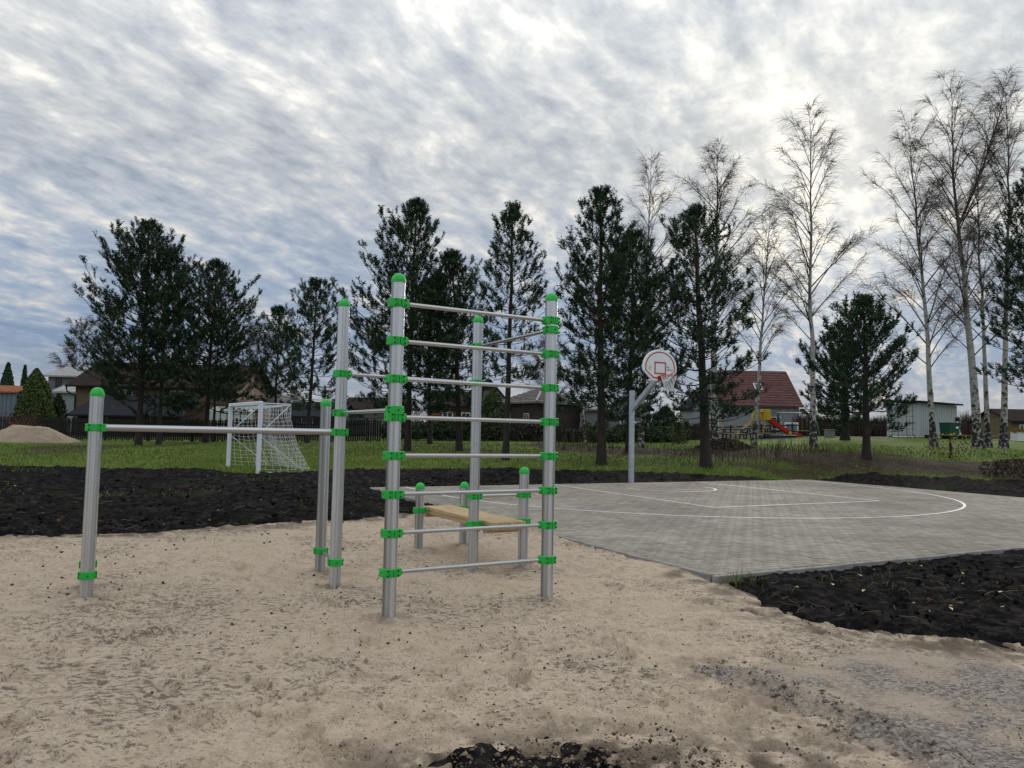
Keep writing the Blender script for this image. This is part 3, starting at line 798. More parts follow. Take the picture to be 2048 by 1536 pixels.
# ------------------------------------------------------------------ steel exercise frame
def m_steel(ax):
    def fn(T, b):
        p = obj_co(T); st = (70, 70, .35) if ax == 'z' else (.35, 70, 70)
        n = T.noise(T.mapping(p, st), 1.0, 3, .6); n2 = T.noise(T.mapping(p, tuple(3 if q > 1 else .8 for q in st)), 1.0, 4, .6)
        n4 = T.noise(T.mapping(p, tuple(24 if q > 1 else .10 for q in st)), 1.0, 2, .5)  # polish streaks, strengthened in colour to stand in for reflection bands
        c = T.vmath('SCALE', (.52, .535, .56) if ax == 'z' else (.40, .405, .415), scale=T.math('MULTIPLY', T.mapr(n, .3, .7, .95, 1.04), T.mapr(n4, .32, .68, .52, 1.36)))
        c = T.mix(T.mapr(n2, .55, .75, 0, .20), c, (.40, .375, .35))
        T.put(b.inputs['Base Color'], c); b.inputs['Metallic'].default_value = 1.0
        T.put(b.inputs['Roughness'], T.mapr(n2, .3, .7, .24, .32))
        if ax == 'z':
            tg = T.new('ShaderNodeTangent', direction_type='RADIAL', axis='Z'); T.l.new(tg.outputs[0], b.inputs['Tangent'])
            b.inputs['Anisotropic'].default_value = .85; b.inputs['Anisotropic Rotation'].default_value = .25
    return fn
material('steel', m_steel('z')); material('steel_bar', m_steel('x'))
def m_green(T, b):
    p = obj_co(T); n = T.noise(p, 9, 4, .6)
    T.put(b.inputs['Base Color'], T.mix(T.mapr(n, .3, .75, 0, .5), (.022, .47, .065), (.020, .37, .055)))
    T.put(b.inputs['Roughness'], T.mapr(n, .3, .7, .38, .55)); b.inputs['Specular IOR Level'].default_value = .4
    bump(T, b, T.noise(p, 220, 2), .15, .001)
material('green_plastic', m_green)
plain('bolt', (.03, .032, .03), .5, .2, 20, metal=.6)
def m_wood(T, b):
    p = obj_co(T)
    rn = T.new('ShaderNodeObjectInfo').outputs['Random']
    q = T.vmath('ADD', p, T.vmath('SCALE', (7.0, 3.0, 5.0), scale=rn))
    g = T.noise(T.mapping(q, (1.6, 30, 30)), 1.0, 5, .6, .6)
    c = T.ramp(g, [(.3, (.34, .235, .12)), (.5, (.47, .345, .195)), (.7, (.56, .43, .26))])
    c = T.vmath('SCALE', c, scale=T.math('MULTIPLY_ADD', rn, .25, .86))
    T.put(b.inputs['Base Color'], c); b.inputs['Roughness'].default_value = .75; b.inputs['Specular IOR Level'].default_value = .25
    bump(T, b, g, .3, .002)
material('new_wood', m_wood)

PR = .0565
gz = lambda x, y: float(terr(x, y))
G0 = POSTS['near_tall']
gym = root('exercise_frame', (G0[0], G0[1], 0), 'steel outdoor exercise frame with green clamps, wall bars and wooden bench on the sand', 'exercise frame')
TOP = dict(front_low=1.84, back_low=1.84, mid_tall=2.805, mid_low=1.84, near_tall=2.805, right_tall=2.815, rear_tall=2.815, bench_right=1.13, bench_far_left=.86, bench_far_right=.86)
cap_me = MB().lathe([(PR + .0045, -.012), (PR + .0055, .006), (PR + .0035, .016), (PR * .96, .03), (PR * .83, .046), (PR * .62, .058), (PR * .34, .066), (PR * .08, .068)], 12).mesh('cap', 28)
cap_me.materials.append(MATS['green_plastic'])
for nm, (px, py) in POSTS.items():
    h = TOP[nm] - .068 - .006
    pm = MB().lathe([(PR, -.25), (PR, h)], 56).mesh('post', 40)
    po = put('post', pm, MATS['steel'], gym, Tz(px, py, 0, random.random() * 6))
    put('cap', cap_me, None, po, Tz(px, py, h + .006, random.random()))
def clamp_mesh(which):
    """one half of a two-part clamp: plan outline in the bar's direction (x)"""
    b = .0035
    L, Wd, ch = .084, .0655, .024
    prof = [(b * .7, -Wd), (L - ch - .012, -Wd + .004), (L, -Wd + ch + .008), (L, Wd - ch - .008), (L - ch - .012, Wd - .004), (b * .7, Wd)]
    if which: prof = [(-x * .93, -y) for x, y in prof]
    H = .0335; mb = MB()
    n = len(prof); cx = sum(p[0] for p in prof) / n
    ins = [(cx + (x - cx) * .955, y * .955) for x, y in prof]
    vs = [(x, y, -H) for x, y in ins] + [(x, y, -H + b) for x, y in prof] + [(x, y, H - b) for x, y in prof] + [(x, y, H) for x, y in ins]
    fs = [tuple(range(n - 1, -1, -1)), tuple(range(3 * n, 4 * n))]
    for k in range(3): fs += [(k * n + i, k * n + (i + 1) % n, (k + 1) * n + (i + 1) % n, (k + 1) * n + i) for i in range(n)]
    mb.add(vs, fs)
    # ribs at the parting line
    sx = -1 if which else 1
    for sy in (-1, 1): mb.box(min(sx * .003, sx * .022), max(sx * .003, sx * .022), sy * .069 - .006, sy * .069 + .006, -.0305, .0305, bev=.003)
    if not which: mb.tube([(.076, 0, 0), (.098, 0, 0)], .0255, 16)
    return mb
half = [clamp_mesh(0).mesh('clamp', 25), clamp_mesh(1).mesh('clamp', 25)]
for hm in half: hm.materials.append(MATS['green_plastic'])
bolt_me = MB().tube([(0, 0, 0), (0, .004, 0)], .0075, 6).mesh('bolt'); bolt_me.materials.append(MATS['bolt'])
def clamp(px, py, z, ang):
    M = Tz(px, py, z, ang)
    a = put('clamp', half[0], None, gym, M); c = put('clamp', half[1], None, gym, M)
    for sx, par in ((.045, a), (-.045, c)):
        for sy in (-1, 1):
            for dz in (-.019, .019):
                put('bolt', bolt_me, None, par, M @ Matrix.Translation((sx, sy * (.0645 if sy > 0 else .0645) , dz)) @ Matrix.Rotation(0 if sy > 0 else math.pi, 4, 'Z'))
    put('bolt', bolt_me, None, c, M @ Matrix.Translation((-.076, 0, 0)) @ Matrix.Rotation(R(90), 4, 'Z'))
def bar_between(a, b, z, r, zb=None):
    pa, pb = POSTS[a], POSTS[b]; ang = math.atan2(pb[1] - pa[1], pb[0] - pa[0]); zb = z if zb is None else zb
    clamp(*pa, z, ang); clamp(*pb, zb, ang + math.pi)
    L = math.hypot(pb[0] - pa[0], pb[1] - pa[1])
    me = MB().tube([(.05, 0, 0), (L - .05, 0, zb - z)], r, 24).mesh('bar', 40)
    put('bar', me, MATS['steel_bar'], gym, Tz(*pa, z, ang))
for k in range(8): bar_between('near_tall', 'right_tall', .377 + .3112 * k, .0175)
bar_between('mid_tall', 'rear_tall', 2.062, .0165)
bar_between('mid_tall', 'near_tall', 1.678, .0175)
bar_between('right_tall', 'rear_tall', 2.468, .0165)
bar_between('front_low', 'mid_tall', 1.488, .030)
bar_between('back_low', 'mid_low', 1.488, .030)
bar_between('front_low', 'back_low', .215, .0175)
bar_between('mid_tall', 'mid_low', .235, .0175)
bar_between('rear_tall', 'bench_right', .815, .0175)
# bench of four planks between the short posts
bz = .545
pA, pB, pC, pD = (np.array(POSTS[q]) for q in ('rear_tall', 'bench_right', 'bench_far_left', 'bench_far_right'))
near_mid, far_mid = (pA + pB) / 2, (pC + pD) / 2
bd_ = far_mid - near_mid; bl = float(np.hypot(*bd_)); ba = math.atan2(bd_[1], bd_[0])
acr = math.atan2(pB[1] - pA[1], pB[0] - pA[0]); acr2 = math.atan2(pD[1] - pC[1], pD[0] - pC[0])
clamp(*pA, .512, acr); clamp(*pB, .512, acr + math.pi); clamp(*pC, .512, acr2); clamp(*pD, .512, acr2 + math.pi)
Mb = Tz(near_mid[0], near_mid[1], bz, ba)
bench = put('bench', None, None, gym, Mb); bench.empty_display_size = .1
for x0 in (-.10, bl + .03): put('bearer', MB().box(x0, x0 + .07, -.215, .215, -.132, -.094, bev=.004).mesh('bearer'), MATS['new_wood'], bench, Mb)
bx0, bx1 = -.24, bl + .16
pl = MB().box(bx0, bx1, -.0505, .0505, -.045, 0, bev=.006).mesh('plank'); pl.materials.append(MATS['new_wood'])
lo = MB().box(bx0 + .004, bx1 - .004, -.047, .047, -.045, 0, bev=.006).mesh('plank'); lo.materials.append(MATS['new_wood'])
for k in range(4):
    put('plank', pl, None, bench, Mb @ Matrix.Translation((random.uniform(-.006, .006), (k - 1.5) * .108, random.uniform(-.001, .001))))
for k in (0, 1, 2, 3):
    put('plank', lo, None, bench, Mb @ Matrix.Translation((0, (k - 1.5) * .107, -.0465)))
for q, w_ in ((pA, pB), (pC, pD)):
    part('axle', MB().tube([(*(q + (w_ - q) * .10), .512), (*(q + (w_ - q) * .90), .512)], .0165, 16), MATS['steel'], gym, 40)

# ------------------------------------------------------------------ basketball hoop
def m_galv(T, b):
    p = obj_co(T); v = T.voro(p, 35, out=1); g = T.new('ShaderNodeSeparateColor'); T.l.new(v, g.inputs[0]); n = T.noise(p, 3, 4)
    c = T.mix(g.outputs[0], (.40, .44, .50), (.52, .56, .62)); c = T.vmath('SCALE', c, scale=T.mapr(n, .3, .7, .85, 1.1))
    T.put(b.inputs['Base Color'], c); b.inputs['Metallic'].default_value = .35; b.inputs['Roughness'].default_value = .5
material('galvanised', m_galv)
plain('board_white', (.82, .85, .89), .45, .05, 4)
plain('red_paint', (.42, .022, .022), .45, .15, 8)
plain('line_red', (.45, .05, .05), .5, .1, 8)
plain('print_dark', (.03, .03, .07), .6, .1, 8)
plain('white_cord', (.78, .79, .80), .8, .08, 10)
HA, HB = 7.93, CL + .22
hp = Vector((*CX(HA, HB), 0)); hp.z = float(plane_z(hp.x, hp.y))
HM = Matrix.Translation(hp) @ Matrix.Rotation(CA, 4, 'Z')     # x across the court, -y towards the key
hoop = put('basketball_hoop', None, M=HM); hoop.empty_display_size = .2
tag(hoop, 'basketball hoop on a galvanised post with a white rounded backboard', 'basketball hoop')
def hpart(name, mb, mat, parent=None, smooth=None, off=None):
    return put(name, mb.mesh(name, smooth), MATS[mat], parent or hoop, HM @ off if off else HM)
post = hpart('post', MB().box(-.064, .064, -.064, .064, -.3, 2.72, bev=.012), 'galvanised')
hpart('post_cap', MB().box(-.066, .066, -.066, .066, 2.722, 2.737, bev=.004), 'bolt', post)
for zz in (2.44, 2.03): hpart('bracket', MB().box(-.069, .069, -.069, .069, zz, zz + .012), 'galvanised', post)
hpart('arm', MB().bar((0, -.06, 2.18), (0, -1.20, 3.03), .11, .13), 'galvanised')
hpart('strut', MB().bar((.0, -.85, 2.84), (0, -1.23, 3.25), .05, .04).bar((-.25, -1.255, 3.2), (.25, -1.255, 3.2), .04, .05).bar((-.25, -1.255, 3.55), (.25, -1.255, 3.55), .04, .05), 'galvanised')
BW, BB, BY = .60, 2.92, -1.30
BZ0 = BB
def fan_outline(s):
    """rounded top, chamfered bottom corners; s shrinks it"""
    w = BW - s; pts = [(-.27 + s * .42, BB + s), (.27 - s * .42, BB + s), (w, BB + .29 + s * .1)]
    rr_ = w; cy = BB + .40
    pts += [(w * math.cos(t), cy + (rr_ * .84) * math.sin(t)) for t in np.linspace(R(2), R(178), 26)]
    pts += [(-w, BB + .29 + s * .1)]
    return pts
XZ = Matrix(((1, 0, 0, 0), (0, 0, -1, 0), (0, 1, 0, 0), (0, 0, 0, 1)))     # draw in x, z; extrude towards -y
n_ = len(fan_outline(0))
bm_ = MB()
o0, o1, o2 = fan_outline(.012), fan_outline(0), fan_outline(.014)
vs = [(x, BY + .04, z) for x, z in o0] + [(x, BY + .03, z) for x, z in o1] + [(x, BY + .0, z) for x, z in o1] + [(x, BY - .012, z) for x, z in o2]
fs = [tuple(range(n_ - 1, -1, -1)), tuple(range(3 * n_, 4 * n_))]
for k in range(3): fs += [(k * n_ + i, k * n_ + (i + 1) % n_, (k + 1) * n_ + (i + 1) % n_, (k + 1) * n_ + i) for i in range(n_)]
board = hpart('backboard', bm_.add(vs, fs), 'board_white', smooth=30)
def band(outer, inner, y):
    n = len(outer); v = [(x, y, z) for x, z in outer] + [(x, y, z) for x, z in inner]
    v += [(x, y - .002, z) for x, z in outer] + [(x, y - .002, z) for x, z in inner]
    f = []
    for i in range(n):
        j = (i + 1) % n
        f += [(2 * n + i, 2 * n + j, 3 * n + j, 3 * n + i), (i, j, 2 * n + j, 2 * n + i), (3 * n + i, 3 * n + j, n + j, n + i)]
    return MB().add(v, f)
hpart('border_line', band(fan_outline(.075), fan_outline(.113), BY - .0125), 'line_red', board)
q0, q1 = .225, .185
sq = lambda h, a: [(-h, BB + .20 + a), (h, BB + .20 + a), (h, BB + .55 - a), (-h, BB + .55 - a)]
hpart('target_square', band(sq(.205, 0), sq(.165, .04), BY - .0125), 'line_red', board)
def text_mesh(s, size):
    cu = bpy.data.curves.new('lettering', 'FONT'); cu.body = s; cu.size = size; cu.extrude = .0008
    ob = bpy.data.objects.new('lettering_tmp', cu); C.objects.link(ob)
    me = bpy.data.meshes.new_from_object(ob.evaluated_get(bpy.context.evaluated_depsgraph_get()))
    bpy.data.objects.remove(ob); bpy.data.curves.remove(cu); return me
for s_, size, x_, z_ in (('An', .075, .225, BB + .395), ('COPLAY', .062, .222, BB + .315)):
    me = text_mesh(s_, size)
    put('lettering', me, MATS['print_dark'], board, HM @ Matrix.Translation((x_, BY - .0155, z_)) @ Matrix.Rotation(R(90), 4, 'X'))
hpart('emblem', MB().tube([(-.36 + .05 * math.cos(t), BY - .0135, BB + .36 + .05 * math.sin(t)) for t in np.linspace(0, 5.6, 18)], .004, 6).tube([(-.39, BY - .0135, BB + .35), (-.36, BY - .0135, BB + .385), (-.33, BY - .0135, BB + .35)], .004, 6), 'line_red', board)
RZ = 3.06
RC = Vector((0, BY - .012 - .155 - .225, RZ))
hpart('rim_bracket', MB().box(-.085, .085, BY - .085, BY - .0122, RZ - .13, RZ + .012, bev=.008).bar((-.06, BY - .06, RZ - .09), (-.06, BY - .20, RZ - .006), .03, .012).bar((.06, BY - .06, RZ - .09), (.06, BY - .20, RZ - .006), .03, .012).box(-.075, .075, BY - .20, BY - .08, RZ - .012, RZ + .008), 'red_paint')
ring = [RC + Vector((.225 * math.cos(t), .225 * math.sin(t), 0)) for t in np.linspace(0, 2 * math.pi, 41)]
rim = hpart('rim', MB().tube(ring, .0105, 10, cap=False), 'red_paint', smooth=60)
nt = MB(); NS = 12; lev = [(0, .222), (.09, .195), (.18, .165), (.27, .138), (.36, .122), (.43, .128)]
for k in range(NS):
    for sgn in (1, -1):
        pts = []
        for i, (dz, rr_) in enumerate(lev):
            t = 2 * math.pi * (k + sgn * .5 * (i % 2)) / NS
            pts.append(RC + Vector((rr_ * math.cos(t), rr_ * math.sin(t) , -dz)))
        nt.tube(pts, .0065, 5)
hpart('net', nt, 'white_cord', rim)

# ------------------------------------------------------------------ football goal
def m_gwhite(T, b):
    n = T.noise(obj_co(T), 5, 4, .6); T.put(b.inputs['Base Color'], T.mix(T.mapr(n, .5, .8, 0, .35), (.74, .80, .88), (.55, .58, .6)))
    b.inputs['Roughness'].default_value = .35
material('goal_white', m_gwhite)
g1 = np.array(W(516, 947)); dg = float(np.hypot(*g1))
lo_, hi_ = g1[1], g1[1] + 3.0                                # far post: 3 m along the mouth, on its own line of sight
for _ in range(40):
    m_ = (lo_ + hi_) / 2; q_ = at(459, 868, m_)
    if math.hypot(q_.x - g1[0], m_ - g1[1]) < 3.0: lo_ = m_
    else: hi_ = m_
g2 = np.array([at(459, 868, lo_).x, lo_])
gdir = (g2 - g1) / np.hypot(*(g2 - g1))
GW = 3.0
gz0 = gz(*g1)
ga = math.atan2(gdir[1], gdir[0])                             # along the mouth
GM = Tz(g1[0], g1[1], gz0, ga)
goal = put('football_goal', None, M=GM); goal.empty_display_size = .2
tag(goal, 'white football goal with a sagging white net on the lawn', 'football goal')
# local: x along mouth 0..GW, back is -y or +y: away from the left of the picture
back = -1.0 if (GM.to_3x3() @ Vector((0, -1, 0))).x > 0 else 1.0
GH, DT, DB = 2.0, .85, 1.55
def gp(x, d, z): return (x, back * d, z)
def gpart(name, mb, mat='goal_white', smooth=None, parent=None): return put(name, mb.mesh(name, smooth), MATS[mat], parent or goal, GM)
for x in (0, GW): gpart('goal_post', MB().box(x - .055, x + .055, -.055, .055, -.06, GH, bev=.018))
gpart('crossbar', MB().box(.056, GW - .056, -.054, .054, GH - .11, GH, bev=.018))
for x in (0, GW):
    gpart('net_bracket', MB().tube([gp(x, .03, GH - .05), gp(x, DT, GH - .06)], .014, 8).tube([gp(x, DT, GH - .06), gp(x, .06, GH - .85)], .014, 8), smooth=40)
    gpart('side_bar', MB().bar(gp(x, .03, .02), gp(x, DB, .02), .05, .04))
    gpart('stay', MB().tube([gp(x, .03, 1.02), gp(x, DB - .25, .05)], .010, 6))
gpart('rear_bar', MB().tube([gp(0, DB, .03), gp(GW, DB, .03)], .025, 10))
nt = MB(); ST = .115
def backd(z, x):
    """depth of the rear net at height z, sagging between top and bottom"""
    t = 1 - z / (GH - .06); sag = .22 * math.sin(math.pi * min(1, max(0, t))) * (1 - t) - .40 * math.sin(math.pi * t) * .35
    return DT + (DB - DT) * t ** 2.0 + .05 * math.sin(x * 3.1)
nz = int(GH / ST); nxn = int(GW / ST); rg = random.Random(8)
jit = lambda: rg.uniform(-.018, .018)
for i in range(nxn + 1):
    x = GW * i / nxn
    nt.tube([gp(x + jit(), backd(GH - .07 - (GH - .1) * k / 14, x) + jit(), GH - .07 - (GH - .1) * k / 14) for k in range(15)], .0045, 4, False)
    nt.tube([gp(x + jit() * .5, DT * k / 5, GH - .045 - .10 * math.sin(math.pi * k / 5)) for k in range(6)], .0045, 4, False)
for k in range(nz + 1):
    z = .03 + (GH - .1) * k / nz
    nt.tube([gp(GW * i / 20, backd(z, GW * i / 20) + jit(), z - .035 * math.sin(math.pi * i / 20) + jit()) for i in range(21)], .0045, 4, False)
    for x in (0, GW):
        d1 = backd(z, x)
        nt.tube([gp(x + jit(), d1 * q / 5, z - .05 * math.sin(math.pi * q / 5) + jit() * .5) for q in range(6)], .0045, 4, False)
for j in range(1, 7):
    d = DT * j / 7
    nt.tube([gp(GW * i / 16, d, GH - .045 - .10 * math.sin(math.pi * j / 7) - .03 * math.sin(math.pi * i / 16)) for i in range(17)], .0045, 4, False)
    for x in (0, GW): nt.tube([gp(x + jit(), backd(.03 + (GH - .1) * q / 10, x) * j / 7, .03 + (GH - .1) * q / 10) for q in range(11)], .0045, 4, False)
for j in range(7, 13):
    d = DB * j / 13
    for x in (0, GW): nt.tube([gp(x + jit(), d, .03 + max(.02, (1.0 - d / DB) * 1.7) * q / 4) for q in range(5)], .0045, 4, False)
gpart('net', nt, 'white_cord')

# ------------------------------------------------------------------ trees
def tubes_np(P, Rd, n=4):
    """many tapering tubes at once: P (N,K,3), Rd (N,K)"""
    N, K, _ = P.shape
    D = np.empty_like(P); D[:, 1:-1] = P[:, 2:] - P[:, :-2]; D[:, 0] = P[:, 1] - P[:, 0]; D[:, -1] = P[:, -1] - P[:, -2]
    D /= np.linalg.norm(D, axis=2, keepdims=True) + 1e-9
    ref = np.where(np.abs(D[:, :1, 2:3]) > .85, np.array([1., 0, 0]), np.array([0, 0, 1.]))
    A = np.cross(D, np.broadcast_to(ref, D.shape)); A /= np.linalg.norm(A, axis=2, keepdims=True) + 1e-9
    B = np.cross(D, A)
    t = 2 * np.pi * np.arange(n) / n
    V = P[:, :, None] + (A[:, :, None] * np.cos(t)[None, None, :, None] + B[:, :, None] * np.sin(t)[None, None, :, None]) * Rd[:, :, None, None]
    base = (np.arange(N) * K * n)[:, None, None]; i = np.arange(K - 1)[None, :, None] * n; k = np.arange(n)[None, None, :]; k2 = (k + 1) % n
    F = np.stack(np.broadcast_arrays(base + i + k, base + i + k2, base + i + n + k2, base + i + n + k), -1).reshape(-1, 4)
    return V.reshape(-1, 3), F
def joinq(*vf):
    o = 0; Vs = []; Fs = []
    for V, F in vf: Vs.append(V); Fs.append(F + o); o += len(V)
    return np.concatenate(Vs), np.concatenate(Fs)
def unit(v): return v / (np.linalg.norm(v, axis=-1, keepdims=True) + 1e-9)

def m_pbark(T, b):
    p = obj_co(T); n = T.noise(T.mapping(p, (9, 9, 2.2)), 1.0, 6, .7)
    hz = T.new('ShaderNodeSeparateXYZ'); T.l.new(p, hz.inputs[0])
    lo = T.ramp(n, [(.3, (.014, .012, .011)), (.6, (.042, .034, .030)), (.8, (.075, .061, .053))])
    hi = T.ramp(n, [(.3, (.030, .018, .013)), (.7, (.075, .045, .030))])
    T.put(b.inputs['Base Color'], T.mix(T.mapr(hz.outputs[2], 3.0, 6.5), lo, hi)); b.inputs['Roughness'].default_value = .95
    bump(T, b, n, .8, .03)
material('pine_bark', m_pbark)
def m_needle(T, b):
    T.put(b.inputs['Base Color'], attr(T, 'col', 'Color')); b.inputs['Roughness'].default_value = .75; b.inputs['Specular IOR Level'].default_value = .2
material('needle', m_needle)
def m_birch(T, b):
    p = obj_co(T); sx = T.new('ShaderNodeSeparateXYZ'); T.l.new(p, sx.inputs[0])
    n = T.noise(T.mapping(p, (5, 5, 5.5)), 1.0, 5, .65); n2 = T.noise(T.mapping(p, (3.0, 3.0, 14)), 1.0, 4, .6)
    mark = T.mapr(n, T.mapr(sx.outputs[2], 0, 5.0, .40, .60), T.mapr(sx.outputs[2], 0, 5.0, .50, .66))
    c = T.mix(T.mapr(n2, .4, .75), (.44, .43, .42), (.27, .25, .24))
    c = T.mix(mark, c, (.022, .019, .019))
    c = T.mix(T.mapr(sx.outputs[2], 7.0, 13.0), c, (.095, .07, .06))
    T.put(b.inputs['Base Color'], c); b.inputs['Roughness'].default_value = .8
    bump(T, b, n, .4, .02)
material('birch_bark', m_birch)
plain('birch_limb', (.085, .065, .058), .9, .3, 2)
plain('birch_twig', (.10, .072, .062), .9, .3, 2)
NP = np.array([(.018, .048, .026), (.024, .058, .028), (.034, .068, .030), (.013, .036, .023), (.046, .074, .030)])

def needles(P, D, ln, rad, nn, seed, wid=.011):
    """brushes of needles along shoots at P pointing D"""
    r = np.random.default_rng(seed); N = len(P)
    ln = np.broadcast_to(np.asarray(ln, float), (N,))[:, None, None]
    t = np.clip(np.linspace(0, 1, nn)[None, :, None] + r.uniform(-.06, .06, (N, nn, 1)), 0, 1)
    rd = unit(r.normal(0, 1, (N, nn, 3)))
    rd = unit(rd - D[:, None] * (rd * D[:, None]).sum(-1, keepdims=True))
    o = P[:, None] + D[:, None] * ln * t
    dirn = unit(rd + D[:, None] * r.uniform(.35, 1.1, (N, nn, 1)))
    L = rad * r.uniform(.75, 1.3, (N, nn, 1))
    side = unit(np.cross(dirn, r.normal(0, 1, (N, nn, 3))))
    a = o - side * wid * .5; b = o + side * wid * .5; m1 = o + dirn * L
    V = np.stack([a, b, m1], 2).reshape(-1, 3)
    F = np.arange(3 * N * nn).reshape(-1, 3)
    tone = r.uniform(.6, 1.55, (N, 1, 1)) * r.uniform(.8, 1.2, (N, nn, 1))
    col = NP[r.integers(0, len(NP), N)][:, None] * tone
    return V, F, np.repeat(col.reshape(-1, 3), 3, 0)

def pine(loc, H, crown0, rad, label, seed, lean=(0, 0), trunk_r=None, dens=1.0, shape=None, group='pine trees on the lawn', nn=12, skew=0.0, top_r=.10):
    """Scots pine: trunk with whorls of limbs and brushes of needles; crown0 = height where the crown starts"""
    r = np.random.default_rng(seed)
    rt = root('pine_tree', loc, label, 'pine tree', group)
    tr = (trunk_r or .0155 * H) * .82
    K = 14; t = np.linspace(0, 1, K)
    wob = np.cumsum(r.normal(0, .028, (K, 2)), 0) * np.clip(t, 0, .8)[:, None]; wob[0] = 0
    px = lean[0] * t ** 1.2 + wob[:, 0]; py = lean[1] * t ** 1.2 + wob[:, 1]
    path = np.c_[px, py, -.15 + (H + .15) * t]
    rads = tr * (1 - .93 * t) ** .85 + .008; rads[0] *= 1.45; rads[1] *= 1.05
    V, F = tubes_np(path[None], rads[None], 10)
    put('trunk', mesh_np('trunk', V, F, smooth=True), MATS['pine_bark'], rt, WM[rt])
    def on(z): return np.array([np.interp(z, path[:, 2], path[:, 0]), np.interp(z, path[:, 2], path[:, 1]), z])
    shape = shape or [(0, .8), (.18, .95), (.4, 1.0), (.65, .78), (.85, .45), (1, top_r)]
    sx_, sy_ = zip(*shape)
    limbs, lr, shP, shD, shL, sides, sr = [], [], [], [], [], [], []
    z = crown0; side = r.uniform(0, 6.28)
    while z < H - .25:
        f = (z - crown0) / (H - crown0)
        nb = r.integers(5, 8) if f > .08 else r.integers(4, 7)
        for k in range(nb):
            a = side + 2 * math.pi * (k + r.uniform(-.28, .28)) / nb
            L = rad * np.interp(f, sx_, sy_) * r.uniform(.62, 1.18) * (1 + skew * math.cos(a))
            el = R(np.interp(f, [0, .12, .3, .6, 1], [-14, 2, 16, 34, 58]) + r.normal(0, 8))
            up = np.interp(f, [0, .3, 1], [.16, .30, .25]) * L
            room = (H - .10 - z) / max(.05, L * math.sin(el) + up + .42 * L * math.cos(el))
            if 0 < room < 1: L *= max(room, .15); up *= max(room, .15)
            s = np.linspace(0, 1, 6)
            d = np.array([math.cos(a) * math.cos(el), math.sin(a) * math.cos(el), math.sin(el)])
            pts = on(z + r.uniform(-.1, .1))[None] + d[None] * (L * s)[:, None]
            pts[:, 2] += up * s ** 2.2 - .06 * L * np.sin(math.pi * s)
            pts += np.cumsum(r.normal(0, .022 * L, (6, 3)), 0) * s[:, None]
            limbs.append(pts); lr.append(.006 + .016 * tr / .15 * (L / 2.0) * (1 - .9 * s))
            # side shoots
            m = max(3, int(4.7 * L * dens))
            for q in np.sort(r.uniform(.22, 1.0, m)):
                b0 = np.array([np.interp(q, s, pts[:, c]) for c in range(3)])
                sd = r.choice([-1, 1]); ang = a + sd * r.uniform(.5, 1.25)
                l2 = min(.95, (.16 + .42 * L * (1.08 - q))) * r.uniform(.5, 1.15)
                e2 = el * .6 + R(r.uniform(-4, 40))
                d2 = np.array([math.cos(ang) * math.cos(e2), math.sin(ang) * math.cos(e2), math.sin(e2)])
                s3 = np.linspace(0, 1, 6)[:, None]
                p2 = b0[None] + d2[None] * l2 * s3; p2[:, 2] += .22 * l2 * s3[:, 0] ** 2
                sides.append(p2[[0, 3, 5]]); sr.append((.007 * (1 - .6 * s3[:, 0]))[[0, 3, 5]])
                for w in np.concatenate([np.linspace(.45, 1, max(2, int(l2 / .13))), np.full(2, 1.0)]):
                    bp = np.array([np.interp(w, s3[:, 0], p2[:, c]) for c in range(3)])
                    dd = d2 * .8 + np.array([r.normal(0, .45), r.normal(0, .45), r.uniform(.35, 1.3)])
                    shP.append(bp); shD.append(dd); shL.append(r.uniform(.14, .27))
            for _q in range(3): shP.append(pts[-1]); shD.append(d * .5 + [r.normal(0, .25), r.normal(0, .25), .9]); shL.append(.30)
        z += r.uniform(.34, .52) * np.interp(f, [0, 1], [1.0, .85]); side += r.uniform(.5, 1.2)
    for k in range(5):                                        # leader and its candles
        a = r.uniform(0, 6.28); shP.append(on(H - .05 - .28 * (k > 0) * r.random())); shD.append(np.array([.35 * math.cos(a) * (k > 0), .35 * math.sin(a) * (k > 0), 1.0])); shL.append(.26)
    V, F = joinq(tubes_np(np.array(limbs), np.array(lr), 4), tubes_np(np.array(sides), np.array(sr), 3))
    put('limbs', mesh_np('limbs', V, F), MATS['pine_bark'], rt, WM[rt])['kind'] = 'stuff'
    V, F, cc = needles(np.array(shP), unit(np.array(shD, float)), np.array(shL), .118, nn, seed + 1, .034)
    put('crown', mesh_np('crown', V, F, [('col', 'POINT', cc)]), MATS['needle'], rt, WM[rt])
    return rt

def base_at(u, v): x, y = W(u, v); return x, y, float(terr(x, y)) - .02
def pine_px(u, v, top, r_px, bot, label, seed, du=0, dv=0, **kw):
    """pine measured in the photograph: foot, top, half width, lower edge of the crown"""
    x, y, z = base_at(u, v); k = y / FPX
    H = (v - top) * k
    return pine((x, y, z), H, (v - bot) * k, r_px * k * 1.12, label, seed, lean=(du * k, dv), **kw)
wide = [(0, .85), (.2, 1.0), (.45, 1.0), (.7, .80), (.88, .48), (1, .12)]
cone = [(0, .85), (.15, .95), (.4, .88), (.7, .55), (.9, .28), (1, .08)]
pine_px(277, 889, 440, 112, 800, 'broad tall pine with the thicker trunk beside the low bar post', 201, shape=wide, skew=-.12, dens=.92)
pine_px(317, 889, 492, 70, 770, 'slimmer pine merging with the broad pine left of the goal', 202, trunk_r=.13, dens=.8)
pine_px(411, 884, 520, 96, 815, 'rounded pine just left of the football goal', 203, shape=wide, dens=.9, du=6)
pine_px(426, 882, 620, 50, 780, 'thin dark trunked young pine hidden against the rounded pine', 204, trunk_r=.085, dens=.7)
pine_px(614, 887, 558, 84, 812, 'airy pine standing behind the football goal', 205, shape=cone, dens=.75, du=8)
pine_px(548, 880, 615, 56, 812, 'small dark pine between the goal and the rounded pine', 206, dens=.7)
